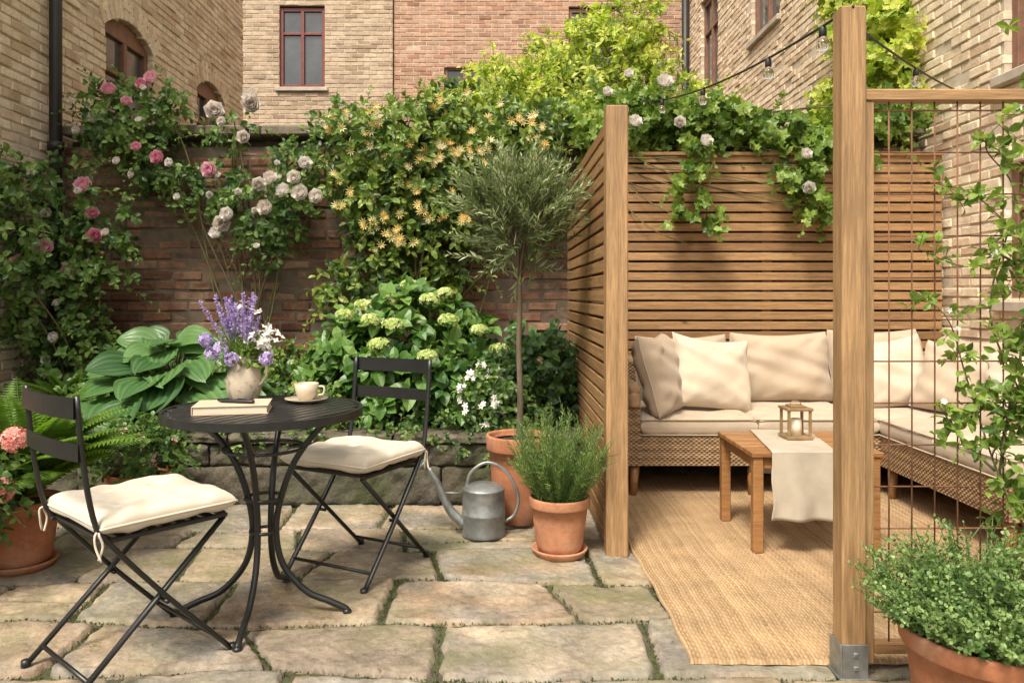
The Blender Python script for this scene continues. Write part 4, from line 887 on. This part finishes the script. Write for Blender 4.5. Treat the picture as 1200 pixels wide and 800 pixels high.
# ------------------------------------------------------------ climbers
def climber(name,label,blobs,n,nl,tm,ls,mat,base,cat='climbing plant',Lr=(.10,.2),stemn=10,stem_r=.009,droop=.35,tint=(.05,.95),front=.55,shell=.25,up=.5,wisp=0):
    P,D=blobpts(blobs,n,shell); D=norm(D*.7+A(0,-front,-.05)+.5*runit(n)); mb=MB()
    sprigs(mb,P,D,rng.uniform(*Lr,n),nl,tm,ls,ang=.95,droop=droop,tint=tint,stem_r=.0018,up=up,front=front*.7)
    if wisp:
        P,D=blobpts(blobs,wisp,.85); sprigs(mb,P,norm(D*A(1,.5,1)+A(0,-.25,.35)+.4*runit(wisp)),rng.uniform(.18,.38,wisp),11,tm,ls*.72,ang=.95,droop=.45,tint=(.4,1),stem_r=.0018,up=up,taper=.6)
    B=np.array(blobs); 
    for i in range(stemn):
        b=A(*base)+rng.normal(0,.06,3)*A(1,.2,0); tgt=B[rng.integers(len(B)),:3]+rng.normal(0,.08,3); m1=b+(tgt-b)*A(.25,.5,.4)+rng.normal(0,.06,3)*A(1,.3,1); m2=b+(tgt-b)*A(.6,.8,.8)+rng.normal(0,.06,3)*A(1,.3,1)
        tube(mb,smoothpath([b,m1,m2,tgt],6),list(np.linspace(stem_r,.003,19)),6,rng.uniform(),1)
    o=mb.build(name,[M[mat],M['stem']]); lab(o,label,cat); return o
ra=[(-2.95,5.05,1.75,.30,.2,.30),(-2.78,5.1,1.42,.34,.18,.28),(-2.95,5.0,1.15,.26,.18,.34),(-3.02,4.7,1.9,.14,.25,.16),(-2.58,5.15,1.62,.18,.13,.18),(-2.8,5.15,.85,.16,.12,.22),(-3.0,4.6,1.45,.14,.25,.3)]
o=climber('climbing_rose','climbing rose with pink blooms beside drainpipe',ra,350,7,O_ROSE,.070,'lf_rose',(-2.85,5.25,.35),wisp=25)
roses(o,'pink_rose',[(-2.83,4.78,1.45),(-2.62,4.95,1.68),(-2.58,4.9,1.53),(-2.95,4.72,1.35),(-2.68,4.95,1.86),(-2.75,4.9,1.3),(-3.02,4.6,1.78)],A(.1,-1,.3)+.3*runit(7),.056,'fl_pink',(.35,.95))
P,D=blobpts(ra,24,.95); P[:,1]=np.minimum(P[:,1],5.0)-.12; roses(o,'cream_rose',P,A(0,-1,.4)+.4*runit(24),.032,'fl_cream',(.6,1))
rb_=[(-2.62,5.35,2.38,.24,.15,.24),(-2.40,5.4,2.10,.20,.12,.16),(-2.75,5.4,2.55,.12,.1,.10),(-2.05,5.38,1.93,.22,.16,.14),(-1.62,5.36,1.76,.30,.18,.18),(-1.88,5.4,2.30,.08,.10,.14),(-1.42,5.38,2.0,.16,.14,.16),(-2.32,5.42,2.48,.12,.1,.10),(-1.6,5.4,1.48,.10,.10,.08),(-1.15,5.4,2.35,.10,.12,.14)]
o=climber('climbing_rose','climbing rose with cream and pink blooms over wall',rb_,380,7,O_ROSE,.068,'lf_rose',(-1.75,5.48,.35),stemn=14,wisp=40)
roses(o,'pink_rose',[(-2.42,5.12,2.14),(-2.28,5.12,2.07),(-2.42,5.2,2.58),(-2.36,5.2,2.62),(-1.92,5.08,1.98),(-2.5,5.15,2.45),(-2.62,5.15,2.53)],A(.05,-1,.3)+.3*runit(7),.062,'fl_pink',(.35,.95))
P=[(-1.58,5.05,1.88),(-1.50,5.03,1.92),(-1.42,5.05,1.84),(-1.30,5.02,1.82),(-1.34,5.02,1.92),(-1.2,5.04,1.80),(-1.82,5.04,1.62),(-1.78,5.02,1.68),(-1.86,5.04,1.56),(-1.7,5.1,2.2),(-1.65,5.1,2.42),(-1.66,5.12,2.48),(-1.9,5.12,2.38),(-1.55,5.08,1.73),(-1.28,5.06,2.02),(-2.75,5.2,2.35)]
roses(o,'cream_rose',P,A(.05,-1,.25)+.35*runit(len(P)),.060,'fl_cream',(.55,1))
P,D=blobpts(rb_,20,.95); P[:,1]=5.10; roses(o,'cream_rose',P,A(0,-1,.3)+.4*runit(20),.032,'fl_cream',(.6,1))
hk=[(-.95,5.32,2.16,.30,.22,.24),(-.55,5.3,2.22,.34,.24,.26),(-.15,5.35,2.26,.32,.22,.24),(-.75,5.32,1.85,.36,.22,.26),(-.3,5.32,1.9,.32,.22,.26),(.12,5.35,2.18,.22,.2,.20),(-.85,5.36,1.5,.22,.16,.18),(-.40,5.38,1.5,.26,.16,.2),(-1.05,5.4,1.2,.16,.12,.16),(-.35,5.4,2.52,.16,.15,.10),(.2,5.4,1.75,.10,.12,.10),(-.6,5.45,1.2,.40,.1,.12),(.35,5.45,2.35,.2,.2,.14)]
o=climber('honeysuckle','dense honeysuckle with yellow blossoms over brick wall',hk,860,7,oval(.55),.080,'lf_honey',(-.5,5.48,.35),stemn=18,shell=.30,wisp=120)
P,D=blobpts(hk[:8],120,.93); P[:,1]=5.08+rng.normal(0,.03,120); P=P[P[:,2]>1.45][:95]
for p in P:
    mb=MB(); k=rng.integers(2,4); flowers(mb,p[None]+rng.normal(0,.012,(k,3)),A(0,-1,.3)[None]+.6*runit(k),.031,BURST,0,(0,1)); mb.build('blossom',M['fl_yellow'],parent=o)
vb=[(1.05,5.45,2.42,.35,.2,.16),(1.45,5.4,2.38,.3,.2,.14),(1.9,5.35,2.28,.35,.16,.12),(.75,5.4,2.35,.25,.2,.18),(2.35,5.35,2.22,.3,.14,.10),(2.05,5.2,2.02,.2,.08,.14),(2.15,5.2,1.82,.13,.07,.14),(1.28,5.2,2.05,.09,.07,.18),(1.32,5.18,1.75,.13,.06,.12),(1.23,5.18,1.58,.05,.05,.10),(2.7,5.4,2.45,.3,.15,.12)]
o=climber('climbing_vine','vine with white roses trailing over slat screen',vb,500,6,LOB,.080,'lf_vine',(.45,5.5,2.2),stemn=24,stem_r=.006,Lr=(.07,.16),wisp=40)
P=[(.86,5.1,2.62),(1.1,5.1,2.57),(.90,5.08,2.30),(1.37,5.08,2.17),(1.2,5.1,2.30),(2.02,5.05,2.08),(2.05,5.08,1.86),(1.34,5.1,2.47),(.72,5.1,2.5)]
roses(o,'white_rose',P,A(0,-1,.3)+.35*runit(len(P)),.050,'fl_cream',(.7,1))
climber('ivy','bright green ivy climbing the sunlit brick facade',[(2.98,5.9,3.0,.12,.35,.35),(2.98,6.2,3.4,.14,.4,.4),(2.98,5.85,2.55,.12,.3,.3),(2.98,6.5,3.9,.14,.4,.4),(2.95,6.6,2.7,.15,.5,.3)],620,6,LOB,.10,'lf_tree',(3.02,6.0,.1),front=.3,stemn=14,wisp=40)
def tree(label,c,H,blobs,n,mat,ls=.075):
    c=A(*c); E=empty('garden_tree',c); lab(E,label,'tree'); mb=MB()
    B=np.array(blobs); tube(mb,smoothpath([c,c+A(.05,.05,H*.3),c+A(-.03,0,H*.6),c+A(.02,0,H*.85)],6),list(np.linspace(.10,.04,19)),10,.4)
    for b in B:
        s=c+A(0,0,H*rng.uniform(.35,.7)); e=b[:3]; tube(mb,smoothpath([s,(s+e)/2+A(0,0,.1)+rng.normal(0,.08,3),e],5),list(np.linspace(.035,.01,11)),7,.5)
        for k in range(5): e2=e+runit(1)[0]*b[3:6]*.85; tube(mb,smoothpath([(s+e)/2,e,e2],4),list(np.linspace(.012,.003,9)),5,.5)
    mb.build('trunk',M['bark'],parent=E)
    leafy('crown','',blobs,n,8,oval(.5),ls,mat,Lr=(.15,.36),parent=E,shell=.25,droop=.3,sr=.003,front=.2,tint=(0,1))
tree('sunlit yellow green tree behind brick wall',(1.0,7.6,0),4.0,[(1.1,7.5,3.4,.50,.5,.36),(.7,7.4,3.0,.45,.45,.36),(1.5,7.5,3.0,.40,.4,.36),(.3,7.3,2.85,.36,.4,.32),(1.25,7.6,3.85,.30,.4,.22),(1.9,7.4,2.8,.34,.35,.26),(.95,7.2,2.6,.6,.3,.3),(.62,7.5,3.55,.22,.25,.20),(-.05,7.3,3.1,.22,.25,.2)],1200,'lf_tree',.095)
tree('leafy green shrub tree behind brick wall',(-.3,6.8,0),2.9,[(.05,6.7,2.75,.36,.35,.30),(-.25,6.6,2.55,.36,.3,.26),(.35,6.6,2.9,.28,.3,.24),(.6,6.4,2.5,.35,.3,.26)],540,'lf_tree',.08)
def vine_tr():
    mb=MB(); Yv=2.33
    st=[[(1.70,.0),(1.66,.3),(1.52,.6),(1.43,.9),(1.36,1.08),(1.25,1.17)],[(1.70,.0),(1.64,.5),(1.60,.8),(1.50,1.1),(1.57,1.45),(1.50,1.62),(1.62,1.75)],[(1.52,.6),(1.56,.9),(1.62,1.2),(1.46,1.43),(1.30,1.50)],[(1.6,.4),(1.68,.8),(1.70,1.3),(1.62,1.7),(1.68,1.95)],[(1.5,.62),(1.40,.72),(1.34,.82)],[(1.62,1.2),(1.52,1.27),(1.40,1.24),(1.27,1.29)]]
    P=[];D=[];tips=[]
    for s in st:
        Q=smoothpath([(x,Yv+rng.normal(0,.012),z) for x,z in s],8); tube(mb,Q,list(np.linspace(.0045,.0015,len(Q))),6,.8,1)
        k=rng.integers(2,len(Q),int(len(Q)*.75)); P.append(Q[k]); D.append(norm(runit(len(k))*A(1,.8,.8)+A(0,-.35,.1))); tips.append(Q[rng.integers(8,len(Q),2)])
    P=np.vstack(P);D=np.vstack(D); sprigs(mb,P,D,rng.uniform(.035,.09,len(P)),5,O_ROSE,.044,ang=.85,droop=.15,tint=(.3,1),stem_r=.0012)
    n=85; P=np.stack([rng.uniform(1.50,1.78,n),rng.normal(2.32,.03,n),rng.normal(.80,.13,n)],1); sprigs(mb,P,norm(runit(n)+A(-.2,-.4,.2)),rng.uniform(.06,.12,n),6,O_ROSE,.050,ang=.85,droop=.15,tint=(.0,.9),stem_r=.0014)
    n=26; P=np.stack([rng.uniform(1.54,1.75,n),rng.normal(2.32,.03,n),rng.normal(1.55,.2,n)],1); sprigs(mb,P,norm(runit(n)+A(-.2,-.4,.2)),rng.uniform(.06,.12,n),6,O_ROSE,.042,ang=.85,droop=.15,tint=(.3,1),stem_r=.0014)
    o=mb.build('climbing_jasmine',[M['lf_vine'],M['stem']]); lab(o,'young jasmine twining up the rusty wire trellis','climbing plant')
    for p in np.vstack(tips): mb=MB(); flowers(mb,(p+A(0,-.03,.01))[None],A(0,-1,.2)[None]+.4*runit(1),.011,STAR5,0,(.7,1)); mb.build('blossom',M['fl_cream'],parent=o)
vine_tr()

def string(p0,p1,sag,ts,label):
    p0,p1=A(*p0),A(*p1); E=empty('string_light',p0); lab(E,label,'string lights',group='festoon lights strung over the nook')
    f=lambda t:p0+(p1-p0)*t+A(0,0,-sag*4*t*(1-t)); mb=MB(); tube(mb,[f(t) for t in np.linspace(0,1,30)],.0045,6); mb.build('cable',M['pipe'],parent=E)
    for t in ts:
        q=f(t); mb=MB(); lathe(mb,[(.003,.004),(.009,-.002),(.012,-.006),(.0125,-.032),(.010,-.035),(0,-.035)][::-1],q,14); s=mb.build('lamp_socket',M['pipe'],parent=E)
        mb=MB(); lathe(mb,[(0,-.080),(.011,-.0785),(.019,-.070),(.0215,-.059),(.019,-.049),(.012,-.040),(.010,-.035)],q,18); mb.build('light_bulb',M['glass'],parent=s)
string((1.062,2.303,2.015),(.95,5.15,2.45),.075,(.07,.23,.52,.8),'black cable with clear bulbs from post to wall')
string((1.075,2.378,2.005),(3.08,5.03,2.46),.03,(.03,.38,.8),'black cable with clear bulbs from post to facade')
